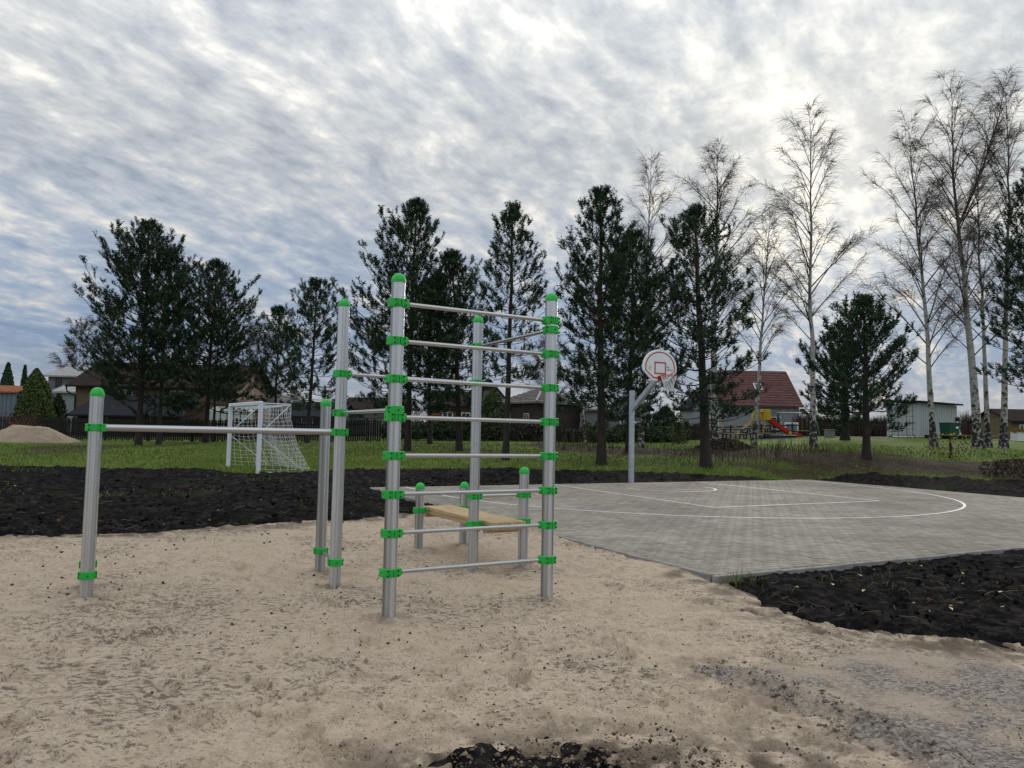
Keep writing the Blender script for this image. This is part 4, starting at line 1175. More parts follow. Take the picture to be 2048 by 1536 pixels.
pine_px(815, 902, 395, 122, 815, 'tall pine with bare upper shoots behind the wall bars', 207, shape=cone, dens=.85, skew=-.18)
pine_px(860, 889, 560, 76, 815, 'pine with a leaning trunk between the wall bar posts', 208, du=-14, dens=.8, trunk_r=.15)
pine_px(919, 903, 505, 80, 815, 'dense pine leaning left beside the rear tall post', 209, du=-22, dens=.95, trunk_r=.17)
pine_px(1011, 919, 408, 80, 745, 'open crowned pine with a bare straight trunk right of the rear post', 210, shape=cone, dens=.62, du=12, trunk_r=.15)
pine_px(1203, 929, 372, 104, 812, 'tall pine with candle tips left of the backboard', 211, shape=cone, dens=.95, du=-8, trunk_r=.19)
pine_px(1258, 902, 462, 98, 822, 'dense dark pine right behind the basketball post', 212, dens=1.05, trunk_r=.17)
pine_px(1412, 933, 418, 106, 838, 'pine with a bent brown trunk right of the basketball hoop', 213, shape=wide, du=-28, dens=.72, trunk_r=.21)
pine_px(1690, 880, 652, 90, 840, 'bushy dark pine with a thick trunk behind the white birch', 214, shape=wide, dens=1.2, trunk_r=.30)
pine_px(1733, 912, 598, 88, 845, 'bushy pine with a thin trunk left of the white container', 215, shape=wide, dens=.95, trunk_r=.17)
pine_px(2078, 915, 318, 96, 770, 'pine reaching into the right edge of the picture', 216, dens=.75, du=10, trunk_r=.2)

def birch(loc, H, label, seed, spread, c0=.28, lean=(0, 0), tr=None, dens=1.0, group='bare birch trees', fork=None, far=False, name='birch_tree', cat='birch tree', white=True, tw=.0064):
    """leafless birch: white trunk, rising limbs, fine drooping twigs"""
    r = np.random.default_rng(seed)
    rt = root(name, loc, label, cat, group)
    tr = (tr or .0105 * H) * .85
    K = 16; t = np.linspace(0, 1, K)
    wob = np.cumsum(r.normal(0, .045, (K, 2)), 0) * np.clip(t * 1.5, 0, 1)[:, None]; wob[0] = 0
    path = np.c_[lean[0] * t + wob[:, 0], lean[1] * t + wob[:, 1], -.15 + (H + .15) * t]
    rads = tr * (1 - t) ** 1.15 + .006; rads[0] *= 1.6
    stems = [(path, rads)]
    if fork:
        z0, ang, le = fork; i0 = int(np.searchsorted(path[:, 2], z0)); p0 = path[i0]; s = np.linspace(0, 1, K)
        tot = H * le - z0
        q = np.c_[p0[0] + math.cos(ang) * 2.6 * np.sin(s * 1.4), p0[1] + math.sin(ang) * 1.6 * np.sin(s * 1.4), p0[2] + tot * s]
        q[:, :2] += np.cumsum(r.normal(0, .04, (K, 2)), 0) * s[:, None]; q[0] = p0
        stems.append((q, rads[i0] * .75 * (1 - s) ** .8 + .006))
    V, F = joinq(*[tubes_np(p_[None], r_[None], 10) for p_, r_ in stems])
    put('trunk', mesh_np('trunk', V, F, smooth=True), MATS['birch_bark' if white else 'birch_limb'], rt, WM[rt])
    limbs, lrad, br, brr, tws = [], [], [], [], []
    for pth, rds in stems:
        z0 = max(H * c0, pth[0, 2]); zz = np.linspace(z0, H * .985, int((40 if pth is path else 24) * dens))
        zz = zz[zz < pth[-1, 2] * .99]
        for i, z in enumerate(zz + r.uniform(-.2, .2, len(zz))):
            f = (z - H * c0) / (H * (1 - c0)); a = i * 2.4 + r.normal(0, .5)
            p0 = np.array([np.interp(z, pth[:, 2], pth[:, c]) for c in range(3)])
            L = spread * np.interp(f, [0, .15, .5, .8, 1], [1.5, 1.9, 1.6, 1.0, .35]) * r.uniform(.7, 1.25)
            el = R(np.interp(f, [0, .5, 1], [50, 61, 70]) + r.normal(0, 6))
            s = np.linspace(0, 1, 8)
            d = np.array([math.cos(a) * math.cos(el), math.sin(a) * math.cos(el), math.sin(el)])
            pts = p0 + d * (L * 1.25 * s)[:, None]
            pts[:, :2] += np.array([math.cos(a), math.sin(a)]) * (.10 * L * s ** 2)[:, None]; pts[:, 2] -= .06 * L * s ** 3
            pts += np.cumsum(r.normal(0, .02 * L, (8, 3)), 0) * s[:, None]
            r0 = min(np.interp(z, pth[:, 2], rds) * .5, .006 + .0085 * L)
            limbs.append(pts); lrad.append(r0 * (1 - s) ** .9 + .0045)
            for q in r.uniform(.22, 1, max(5, int(4.3 * L))):
                b0 = np.array([np.interp(q, s, pts[:, c]) for c in range(3)])
                an = a + r.choice([-1, 1]) * r.uniform(.25, 1.1); e2 = R(r.uniform(28, 75)); l2 = L * (.20 + .30 * (1.05 - q)) * r.uniform(.6, 1.2)
                s2 = np.linspace(0, 1, 6)
                d2 = np.array([math.cos(an) * math.cos(e2), math.sin(an) * math.cos(e2), math.sin(e2)])
                p2 = b0 + d2 * (l2 * s2)[:, None]; p2[:, 2] -= .22 * l2 * s2 ** 2.2; p2 += np.cumsum(r.normal(0, .02 * l2, (6, 3)), 0)
                br.append(p2[[0, 2, 4, 5]]); brr.append((.0075 * (1 - .55 * s2))[[0, 2, 4, 5]])
                for w in r.uniform(.15, 1, max(5, int(9.5 * l2 + 5))):
                    b3 = np.array([np.interp(w, s2, p2[:, c]) for c in range(3)])
                    a3 = an + r.normal(0, .9); e3 = R(r.uniform(-5, 75)); tws.append((b3, a3, e3, r.uniform(.35, .95)))
    V, F = joinq(tubes_np(np.array(limbs), np.array(lrad), 5), tubes_np(np.array(br), np.array(brr), 3))
    put('limbs', mesh_np('limbs', V, F), MATS['birch_limb'], rt, WM[rt])['kind'] = 'stuff'
    B = np.array([q[0] for q in tws]); a3 = np.array([q[1] for q in tws]); e3 = np.array([q[2] for q in tws]); l3 = np.array([q[3] for q in tws])
    s3 = np.linspace(0, 1, 3)[None, :, None]
    d3 = np.stack([np.cos(a3) * np.cos(e3), np.sin(a3) * np.cos(e3), np.sin(e3)], -1)[:, None]
    P3 = B[:, None] + d3 * l3[:, None, None] * s3; P3[..., 2] -= .38 * l3[:, None] * s3[..., 0] ** 2
    V, F = tubes_np(P3, np.broadcast_to(tw * (1 - .5 * s3[..., 0]), P3.shape[:2]), 3)
    put('crown', mesh_np('crown', V, F), MATS['birch_twig'], rt, WM[rt])
    return rt
def birch_px(u, v, top, r_px, label, seed, du=0, Y=None, **kw):
    if Y is None: x, y, z = base_at(u, v)
    else: p = at(u, v, Y); x, y, z = p.x, Y, float(terr(p.x, Y)) - .05
    k = y / FPX
    return birch((x, y, z), (v - top) * k, label, seed, r_px * k * .78, lean=(du * k, 0), **kw)
birch_px(1627, 896, 213, 78, 'tall bare birch standing alone against the bright gap in the clouds', 301, du=-5, c0=.30)
birch_px(1868, 894, 222, 84, 'tall bare birch in front of the white container', 302, du=-30, c0=.22)
birch_px(1957, 897, 138, 84, 'tallest birch with a forked stem right of the container', 303, du=-30, c0=.24, fork=(10.5, .1, .97), tr=.26)
birch_px(1977, 893, 300, 60, 'slender birch close behind the forked birch', 304, du=-14, c0=.35, dens=.7)
birch_px(2007, 895, 150, 70, 'birch with a dark foot at the right edge', 305, du=18, c0=.30)
birch_px(1507, 891, 425, 60, 'thin leaning birch with a clean white stem by the slide', 306, du=30, c0=.35, dens=.75, tr=.15)
birch_px(1428, 894, 282, 72, 'bushy crowned birch behind the bent pine', 307, du=4, c0=.36, dens=1.25, tr=.26)
birch_px(1281, 895, 312, 62, 'leaning birch with a fan of fine twigs behind the backboard', 308, du=26, c0=.34, dens=.95)
birch_px(1171, 872, 690, 26, 'small white birch by the mesh fence', 309, du=-4, Y=47.5, c0=.45, dens=.5, tr=.12)
birch_px(160, 850, 640, 46, 'grey bare tree behind the brown roofed house', 310, Y=88, c0=.3, dens=.6, group='bare trees behind the houses', name='bare_tree', cat='tree', white=False, tw=.014)
birch_px(515, 850, 640, 50, 'pale bare tree behind the goal and the houses', 311, Y=80, c0=.3, dens=.6, group='bare trees behind the houses', name='bare_tree', cat='tree', white=False, tw=.014)
birch_px(1085, 850, 655, 44, 'bare tree above the dark hip roofed house', 312, Y=85, c0=.3, dens=.6, group='bare trees behind the houses', name='bare_tree', cat='tree', white=False, tw=.014)

# far woods that read as one mass of bare twigs
r = np.random.default_rng(77)
P3, rad3 = [], []
for u in np.arange(-420, 2480, 12):
    hgt = 42 * (.7 + .6 * float(vnoise(u / 130., 0, 5))) * (1.0 if 420 < u < 1250 else .72)
    for q in range(9):
        uu = u + r.uniform(-8, 8); Y = r.uniform(98, 125); g = at(uu, 868, Y); z0 = float(terr(g.x, Y))
        hh = hgt * Y / FPX * r.uniform(.5, 1.25); s = np.linspace(0, 1, 3)
        a, l = r.uniform(0, 6.28), hh * r.uniform(.05, .35)
        zb = z0 + (hh * .45 * r.random() if q else 0)
        P3.append(np.c_[g.x + math.cos(a) * l * s ** 1.3, Y + math.sin(a) * l * s ** 1.3, zb + (z0 + hh - zb) * s]); rad3.append((.06 if q < 2 else .035) * (1 - .8 * s))
        for k in range(6):
            w = r.uniform(.3, 1); b0 = P3[-1 - k][0] * 0 + np.array([np.interp(w, s, P3[-1 - k][:, c]) for c in range(3)])
            a2 = r.uniform(0, 6.28); l2 = r.uniform(.5, 1.8)
            P3.append(np.c_[b0[0] + math.cos(a2) * l2 * .7 * s, b0[1] + math.sin(a2) * l2 * .7 * s, b0[2] + l2 * r.uniform(.1, .9) * s]); rad3.append(.022 * (1 - .6 * s))
V, F = tubes_np(np.array(P3), np.array(rad3), 3)
plain('far_twigs', (.085, .058, .052), .95, .3, .1)
Vk, Fk = tubes_np(*STALKS, 3)
plain('straw', (.20, .155, .095), .9, .3, 3)
tag(put('dry_stalks', mesh_np('dry_stalks', Vk, Fk), MATS['straw']), 'dry straw stalks raked into the dark topsoil', 'straw', kind='stuff')
tag(put('far_woods', mesh_np('far_woods', V, F), MATS['far_twigs']), 'bare brown woods along the horizon behind the houses', 'woods', kind='stuff')

# ------------------------------------------------------------------ shrubs and hedges
def leafy(loc, fn_r, H, n, label, cat, name, seed, pal, size=.09, group=None, stem=True):
    """dense shrub: clumps of small leaves in a volume of revolution fn_r(f)"""
    r = np.random.default_rng(seed); rt = root(name, loc, label, cat, group)
    f = r.random(n) ** .9; a = r.uniform(0, 6.28, n)
    lump = .8 + .35 * vnoise(np.cos(a) * 2.2 + 5, f * 5 + np.sin(a) * 2.2, seed)
    rr_ = fn_r(f) * lump * np.sqrt(r.uniform(.35, 1, n))
    P = np.c_[rr_ * np.cos(a), rr_ * np.sin(a), f * H]
    N = unit(np.c_[np.cos(a), np.sin(a), np.full(n, .5)] + r.normal(0, .5, (n, 3)))
    t1 = unit(np.cross(N, r.normal(0, 1, (n, 3)))); t2 = np.cross(N, t1)
    s = size * r.uniform(.6, 1.4, (n, 1))
    V = np.stack([P - t1 * s, P - t2 * s * .6, P + t1 * s, P + t2 * s * .6], 1).reshape(-1, 3)
    col = pal[r.integers(0, len(pal), n)] * r.uniform(.7, 1.25, (n, 1))
    put('foliage', mesh_np('foliage', V, np.arange(4 * n).reshape(-1, 4), [('col', 'POINT', np.repeat(col, 4, 0))]), MATS['needle'], rt, WM[rt])
    if stem:
        Vt, Ft = tubes_np(np.array([[(0, 0, -.1), (.02, 0, H * .4), (0, .02, H * .9)]]), np.array([[.09, .06, .01]]), 8)
        put('trunk', mesh_np('trunk', Vt, Ft), MATS['pine_bark'], rt, WM[rt])
    return rt
def gnd(u, Y): p = at(u, 868, Y); return (p.x, Y, float(terr(p.x, Y)) - .03)
TH = np.array([(.035, .07, .016), (.05, .085, .018), (.085, .095, .018), (.025, .05, .016)])
leafy(gnd(66, 51), lambda f: 1.40 * np.interp(f, [0, .1, .3, .6, .85, 1], [.8, 1, .98, .72, .38, .05]), 4.5, 9000, 'yellow green cone shaped thuja by the wooden fence', 'thuja', 'thuja', 401, TH, .085)
leafy(gnd(113, 53), lambda f: .72 * np.interp(f, [0, .3, .8, 1], [.8, 1, .6, .1]), 2.9, 2200, 'small dark shrub beside the thuja', 'shrub', 'shrub', 402, TH * .35, .08)
leafy(gnd(8, 95), lambda f: 1.9 * np.interp(f, [0, .2, 1], [1, 1, .05]), 8.2, 3500, 'far dark conifer at the left edge behind the blue shed', 'conifer', 'conifer_tree', 403, NP, .18)
leafy(gnd(42, 95), lambda f: 1.1 * np.interp(f, [0, .2, 1], [1, 1, .05]), 8.0, 2200, 'narrow far spruce peeking over the thuja', 'spruce', 'spruce_tree', 404, NP, .16)
leafy(gnd(985, 54), lambda f: 1.1 * np.interp(f, [0, .25, .8, 1], [.8, 1, .7, .1]), 3.6, 2600, 'olive green bush in front of the grey plank house', 'bush', 'bush', 405, TH * .8, .09)
leafy(gnd(1357, 47), lambda f: .62 * np.interp(f, [0, .25, .8, 1], [.9, 1, .7, .1]), 1.9, 700, 'thin pale sapling with a few yellow leaves beside the bent pine', 'sapling', 'sapling', 406, np.array([(.07, .09, .03), (.30, .25, .05), (.05, .06, .03)]), .045)
leafy(gnd(1900, 30), lambda f: 1.0 * np.interp(f, [0, .25, .8, 1], [.7, 1, .8, .2]), 1.0, 420, 'low bush with scattered yellow leaves in front of the container', 'bush', 'bush', 407, np.array([(.10, .12, .03), (.32, .27, .05), (.05, .045, .03)]), .04)
leafy(gnd(2045, 24.5), lambda f: 1.3 * np.interp(f, [0, .25, .8, 1], [.9, 1, .8, .2]), .55, 1500, 'brown withered thicket at the right edge of the court', 'bush', 'bush', 408, np.array([(.05, .032, .025), (.075, .05, .035), (.035, .03, .02)]), .05, stem=False)
leafy(gnd(1452, 33.0), lambda f: 1.35 * np.interp(f, [0, .4, .8, 1], [1, .9, .6, .1]), .55, 1500, 'dark tangled brush heap to the right of the bent pine', 'brush heap', 'brush_heap', 409, np.array([(.03, .022, .018), (.06, .045, .034), (.02, .016, .014)]), .06, stem=False)
leafy(gnd(1330, 52), lambda f: 1.0 * np.interp(f, [0, .4, .8, 1], [1, .95, .7, .1]), 2.4, 1600, 'dark evergreen shrub between the garage and the red roofed house', 'shrub', 'shrub', 410, NP * .8, .10)
leafy(gnd(905, 52.5), lambda f: 1.3 * np.interp(f, [0, .4, .8, 1], [1, .95, .7, .1]), 1.5, 1500, 'dark low shrub before the orange timber house', 'shrub', 'shrub', 411, NP * .9, .09)
def bare_bush(loc, H, w, label, seed, col):
    r = np.random.default_rng(seed); rt = root('bare_bush', loc, label, 'bush'); P, Rd = [], []
    for k in range(34):
        a, l = r.uniform(0, 6.28), r.uniform(.3, 1) * w; h = H * r.uniform(.55, 1.05); s = np.linspace(0, 1, 5)
        p = np.c_[math.cos(a) * l * s ** 1.2, math.sin(a) * l * s ** 1.2, h * s] + np.cumsum(r.normal(0, .03, (5, 3)), 0) * s[:, None]
        P.append(p); Rd.append(.014 * (1 - .7 * s))
        for q in range(7):
            w_ = r.uniform(.3, 1); b0 = np.array([np.interp(w_, s, p[:, c]) for c in range(3)]); a2 = r.uniform(0, 6.28); l2 = r.uniform(.2, .5)
            P.append(np.c_[b0[0] + math.cos(a2) * l2 * .6 * s, b0[1] + math.sin(a2) * l2 * .6 * s, b0[2] + l2 * r.uniform(.2, .9) * s]); Rd.append(.007 * (1 - .5 * s))
    V, F = tubes_np(np.array(P), np.array(Rd), 3)
    put('stems', mesh_np('stems', V, F), plain('bush_twig', col, .9, .2, 2), rt, WM[rt])
bare_bush(gnd(38, 43.5), 1.75, 1.3, 'reddish bare bush behind the sand pile', 421, (.13, .055, .045))
bare_bush(gnd(1545, 58), 2.7, 1.5, 'grey bare shrub against the white wall of the red roofed house', 422, (.07, .05, .045))
bare_bush(gnd(1035, 52.5), 3.0, 1.6, 'bare garden tree before the hip roofed house windows', 423, (.05, .04, .036))

def hedge(pts, H, D, n, label, seed, pal, name='hedge'):
    r = np.random.default_rng(seed); (x0, y0), (x1, y1) = pts; L = math.hypot(x1 - x0, y1 - y0)
    t = r.random(n); d = r.uniform(-1, 1, n); hz = r.random(n) ** .6
    prof = np.clip(1 - .55 * d ** 2, .1, 1) * (.75 + .5 * vnoise(t * L / 1.4, 0 * t, seed))
    x = x0 + (x1 - x0) * t; y = y0 + (y1 - y0) * t + d * D
    P = np.c_[x, y, terr(x, y) + hz * H * prof]
    N = unit(r.normal(0, .7, (n, 3)) + [0, -.6, .6]); t1 = unit(np.cross(N, r.normal(0, 1, (n, 3)))); t2 = np.cross(N, t1)
    s = .10 * r.uniform(.6, 1.5, (n, 1))
    V = np.stack([P - t1 * s, P - t2 * s * .6, P + t1 * s, P + t2 * s * .6], 1).reshape(-1, 3)
    col = pal[r.integers(0, len(pal), n)] * r.uniform(.6, 1.3, (n, 1))
    o = put(name, mesh_np(name, V, np.arange(4 * n).reshape(-1, 4), [('col', 'POINT', np.repeat(col, 4, 0))]), MATS['needle'])
    return tag(o, label, 'hedge')
HP = np.array([(.030, .055, .020), (.042, .07, .024), (.022, .04, .018), (.055, .06, .03)])
g = lambda u, Y: gnd(u, Y)[:2]
hedge([g(765, 50), g(1010, 52)], 1.35, .7, 9000, 'clipped green hedge behind the leaning pines', 431, HP)
hedge([g(1015, 52.5), g(1165, 52.5)], 1.15, .6, 4500, 'brownish low hedge below the hip roofed house', 432, np.array([(.035, .04, .024), (.05, .042, .03), (.025, .03, .02)]))
hedge([g(1168, 52), g(1378, 50)], 1.15, .7, 8000, 'green hedge mound behind the basketball post', 433, HP * 1.15)

# brown brushwood behind the rail fence and at the right
r = np.random.default_rng(88); xs_, ys_, hs_ = [], [], []
for u0, u1, Y0, Y1, h, n in ((1590, 1785, 64, 70, 2.1, 5200), (1925, 2110, 66, 82, 2.6, 5200), (1300, 1400, 60, 64, 1.6, 1500)):
    uu = r.uniform(u0, u1, n); yy = r.uniform(Y0, Y1, n)
    for q, w_ in zip(uu, yy): xs_.append(at(q, 868, w_).x); ys_.append(w_)
    hs_.append(h * r.uniform(.35, 1.0, n) * (.75 + .5 * vnoise(uu / 22., uu * 0, 9)))
xs_, ys_, hs_ = np.array(xs_), np.array(ys_), np.concatenate(hs_)
V, F, cc = blades(xs_, ys_, terr(xs_, ys_) - .05, hs_, .05, .5, np.array([(.055, .036, .032), (.075, .050, .042), (.04, .028, .026), (.09, .065, .05)]), 89)
tag(put('brushwood', mesh_np('brushwood', V, F, [('col', 'POINT', cc)]), MATS['blade']), 'brown leafless brushwood beyond the rail fence and container', 'brushwood', kind='stuff')

# ------------------------------------------------------------------ sand pile
def pile(u, Y, w, h):
    x0, y0, z0 = gnd(u, Y); n = 60
    gx, gy = np.meshgrid(np.linspace(-w, w, n), np.linspace(-w * .8, w * .8, n)); q = np.hypot(gx / w, gy / (w * .8))
    Z = h * np.clip(1.45 * (1 - q), -.1, 1) ** 1.0 * (1 + .25 * fbm(gx, gy, .8, 3, 5)) + .06 * fbm(gx, gy, .25, 3, 6) - .03
    i, j = np.meshgrid(np.arange(n - 1), np.arange(n - 1), indexing='ij'); a = (i * n + j).ravel()
    F = np.stack([a, a + 1, a + n + 1, a + n], -1)
    V = np.c_[gx.ravel() + x0, gy.ravel() + y0, Z.ravel() + terr(gx.ravel() + x0, gy.ravel() + y0)]
    tag(put('sand_pile', mesh_np('sand_pile', V, F, [('dirt_shade', 'POINT', np.full(n * n, .35))], True), MATS['sand']), 'pale heap of sand on the lawn before the dark fence', 'sand pile')
pile(58, 41.5, 2.6, .78)

# ------------------------------------------------------------------ buildings
plain('wall_beige', (.165, .12, .083), .9, .12, 2)
plain('wall_white', (.27, .29, .32), .9, .10, 1.2)
plain('wall_grey', (.17, .17, .18), .9, .15, 2)
plain('wall_dark', (.055, .045, .042), .9, .2, 2)
plain('wall_dark_side', (.038, .032, .036), .9, .2, 2)
plain('roof_brown', (.032, .022, .021), .9, .2, 3, bmp=.02, spec=.08)
plain('roof_slate', (.020, .022, .028), .85, .2, 3, bmp=.02, spec=.08)
plain('roof_metal', (.33, .33, .34), .5, .1, 2, spec=.08)
plain('roof_grey_tile', (.20, .185, .175), .85, .2, 3, spec=.08)
plain('roof_red', (.125, .066, .060), .85, .25, 2.5, bmp=.02, spec=.08)
plain('roof_orange', (.27, .10, .055), .85, .15, 2, spec=.08)
plain('brick_orange', (.30, .11, .055), .9, .25, 5)
plain('log_orange', (.22, .10, .04), .85, .25, 3)
plain('shed_blue', (.15, .18, .24), .7, .15, 3)
plain('trim_white', (.72, .73, .74), .6, .06, 3)
plain('glass', (.03, .04, .055), .12, .1, 2, spec=.6)
plain('fence_wood', (.022, .020, .021), .95, .35, 3, bmp=.01)
plain('rail_wood', (.030, .022, .018), .9, .3, 3)
plain('dark_metal', (.02, .022, .024), .6, .2, 4)
plain('concrete', (.22, .21, .20), .9, .2, 3)
def window(parent, M, w, h, frame='trim_white'):
    """a framed pane set on a wall; M: origin at the lower left corner, x along the wall, -y outwards"""
    fr = put('window', MB().box(0, w, -.06, .05, 0, .07).box(0, w, -.06, .05, h - .07, h).box(0, .07, -.06, .05, .07, h - .07).box(w - .07, w, -.06, .05, .07, h - .07).box(w / 2 - .03, w / 2 + .03, -.05, .04, .07, h - .07).mesh('window'), MATS[frame], parent, M)
    put('pane', MB().box(.06, w - .06, -.02, .02, .06, h - .06).mesh('pane'), MATS['glass'], fr, M)
    put('sill', MB().box(-.06, w + .06, -.12, .02, -.05, -.005).mesh('sill'), MATS[frame], fr, M)
def gable_house(name, M, L, D, eave, ridge, wall, roof, label, over=.4, axis='x', seams=None, cat='house', thick=.14, courses=0):
    """house with its length L along x, depth D along +y, ridge along x (axis 'x') or y; M at the front left corner on the ground"""
    h = put(name, None, M=M); tag(h, label, cat); h.empty_display_size = .3
    if axis == 'x':
        poly = [(0, -.3), (D, -.3), (D, eave), (D / 2, ridge), (0, eave)]
        MW = M @ Matrix(((0, 0, 1, 0), (1, 0, 0, 0), (0, 1, 0, 0), (0, 0, 0, 1)))
        put('wall', MB().prism(poly, 0, L).mesh('wall'), MATS[wall], h, MW).matrix_local
        runs = [((-over, L + over), (D / 2, -over)), ((-over, L + over), (D / 2, D + over))]
        for (x0, x1), (yr, ye) in runs:
            sl = (ridge - eave) / (D / 2); ze = eave - sl * over
            mb = MB(); vs = []
            for y, z in ((yr, ridge), (ye, ze)):
                for dz in (.02, .02 + thick): vs += [(x0, y, z + dz), (x1, y, z + dz)]
            mb.add(vs, [(0, 1, 3, 2), (4, 6, 7, 5), (2, 3, 7, 6), (0, 4, 5, 1), (0, 2, 6, 4), (1, 5, 7, 3)])
            rf = put('roof', mb.mesh('roof'), MATS[roof], h, M)
            nx_ = int((x1 - x0) / seams) if seams else 0
            for k in range(nx_ + 1 if seams else 0):
                x = x0 + .03 + (x1 - x0 - .06) * k / max(1, nx_)
                put('seam', MB().bar((x, yr, ridge + .02 + thick), (x, ye, ze + .02 + thick), .05, .06).mesh('seam'), MATS[roof], rf, M)
            for k in range(1, courses):
                f = k / courses; y = yr + (ye - yr) * f; z = ridge + (ze - ridge) * f + .02 + thick
                put('tile_course', MB().box(x0 + .02, x1 - .02, y - .035, y + .035, z - .015, z + .028).mesh('tile_course'), MATS[roof], rf, M)
    else:
        poly = [(0, -.3), (L, -.3), (L, eave), (L / 2, ridge), (0, eave)]
        MW = M @ Matrix(((1, 0, 0, 0), (0, 0, -1, D), (0, 1, 0, 0), (0, 0, 0, 1)))
        put('wall', MB().prism(poly, 0, D).mesh('wall'), MATS[wall], h, MW)
        sl = (ridge - eave) / (L / 2)
        for xe in (-over, L + over):
            ze = eave - sl * over; vs = []
            for x, z in ((L / 2, ridge), (xe, ze)):
                for dz in (.02, .02 + thick): vs += [(x, -over, z + dz), (x, D + over, z + dz)]
            put('roof', MB().add(vs, [(0, 1, 3, 2), (4, 6, 7, 5), (2, 3, 7, 6), (0, 4, 5, 1), (0, 2, 6, 4), (1, 5, 7, 3)]).mesh('roof'), MATS[roof], h, M)
    return h
def HMx(u, Y, rz=0): x, y, z = gnd(u, Y); return Tz(x, y, z, rz)
def hz(u, v, Y): return at(u, v, Y).z - gnd(u, Y)[2]           # height above ground of a point in the photograph
def wx(u0, u1, Y): return at(u1, 868, Y).x - at(u0, 868, Y).x

# brown roofed house on the left with its long lean-to
Y = 60; M = HMx(146, Y)
L = wx(146, 470, Y)
h1 = gable_house('house', M, L, 8, hz(146, 768, Y), hz(146, 727, Y + 4), 'wall_beige', 'roof_brown', 'beige house with a long dark brown roof behind the pines', .55)
window(h1, M @ Matrix.Translation((3.4, -.02, 2.6)), 1.1, 1.0); window(h1, M @ Matrix.Translation((7.4, -.02, 2.6)), 1.1, 1.0)
part('gutter_pipe', MB().tube([M @ Vector((-.45, -.5, hz(146, 768, Y) - .2)), M @ Vector((-.40, -.45, hz(146, 768, Y) - .6)), M @ Vector((.06, -.1, hz(146, 768, Y) - .9)), M @ Vector((.06, -.1, 0))], .06, 8), MATS['dark_metal'], h1)
Yb = 55.5; Ml = HMx(134, Yb)
Ll = wx(134, 368, Yb); zt = hz(140, 790, Yb + 3.4); zb = hz(134, 832, Yb)
ln_ = put('lean_to', None, M=Ml); tag(ln_, 'dark slate roofed lean-to in front of the beige house', 'lean-to')
put('roof', MB().add([(0, -.3, zb), (Ll, -.3, zb), (Ll - .3, 3.4, zt), (.35, 3.4, zt), (0, -.3, zb + .12), (Ll, -.3, zb + .12), (Ll - .3, 3.4, zt + .12), (.35, 3.4, zt + .12)], [(3, 2, 1, 0), (4, 5, 6, 7), (0, 1, 5, 4), (1, 2, 6, 5), (2, 3, 7, 6), (3, 0, 4, 7)]).mesh('roof'), MATS['roof_slate'], ln_, Ml)
put('wall', MB().box(.5, Ll - .5, .3, 3.9, -.3, zb + .05).mesh('wall'), MATS['wall_dark'], ln_, Ml)
# grey two storey house with metal roofs
Y = 74; M = HMx(90, Y)
h2 = gable_house('house', M, wx(90, 175, Y), 7, hz(90, 752, Y), hz(90, 736, Y + 3.5), 'wall_grey', 'roof_metal', 'grey two storey house with a pale metal roof at the far left', .35, seams=.55)
window(h2, M @ Matrix.Translation((.75, -.02, hz(105, 772, Y))), .55, .95, 'wall_dark')
Y2 = 66; M2 = HMx(108, Y2)
h2b = gable_house('annex', M2, wx(108, 160, Y2), 4.5, hz(108, 784, Y2), hz(108, 769, Y2 + 2.2), 'wall_white', 'roof_metal', 'white walled annex with a low metal roof beside the beige house', .3, seams=.6, cat='annex')
# blue shed
Y = 70; M = HMx(-70, Y)
h3 = gable_house('shed', M, wx(-70, 27, Y), 5, hz(0, 785, Y), hz(0, 774, Y + 2.5), 'shed_blue', 'roof_orange', 'blue grey shed with an orange roof at the left edge', .25, cat='shed')
for k in range(11): put('board', MB().box(.05 + k * .4, .40 + k * .4, -.05, -.004, .1, hz(0, 785, Y) - .1).mesh('board'), MATS['shed_blue'], h3, M)
# greenhouse
Y = 58; M = HMx(412, Y)
gh = put('greenhouse', None, M=M); tag(gh, 'pale glazed greenhouse glimpsed beside the goal', 'greenhouse')
Lg = wx(412, 506, Y); He = hz(450, 822, Y); Hr = hz(450, 813, Y + 1.5)
def m_haze(T, b): T.put(b.inputs['Base Color'], (.52, .56, .53)); b.inputs['Roughness'].default_value = .35
material('greenhouse_glass', m_haze)
put('base', MB().box(0, Lg, 0, 3, -.2, .35).mesh('base'), MATS['concrete'], gh, M)
for k in range(7):
    x0 = Lg * k / 7
    put('pane', MB().box(x0 + .03, x0 + Lg / 7 - .03, .02, .05, .36, He).mesh('pane'), MATS['greenhouse_glass'], gh, M)
    put('pane', MB().add([(x0 + .03, 0, He), (x0 + Lg / 7 - .03, 0, He), (x0 + Lg / 7 - .03, 1.5, Hr), (x0 + .03, 1.5, Hr), (x0 + .03, 0, He + .03), (x0 + Lg / 7 - .03, 0, He + .03), (x0 + Lg / 7 - .03, 1.5, Hr + .03), (x0 + .03, 1.5, Hr + .03)], [(3, 2, 1, 0), (4, 5, 6, 7), (0, 1, 5, 4), (1, 2, 6, 5), (2, 3, 7, 6), (3, 0, 4, 7)]).mesh('pane'), MATS['greenhouse_glass'], gh, M)
for k in range(8): put('glazing_bar', MB().box(Lg * k / 7 - .03, Lg * k / 7 + .03, -.01, .07, .36, He + .02).mesh('glazing_bar'), MATS['dark_metal'], gh, M)
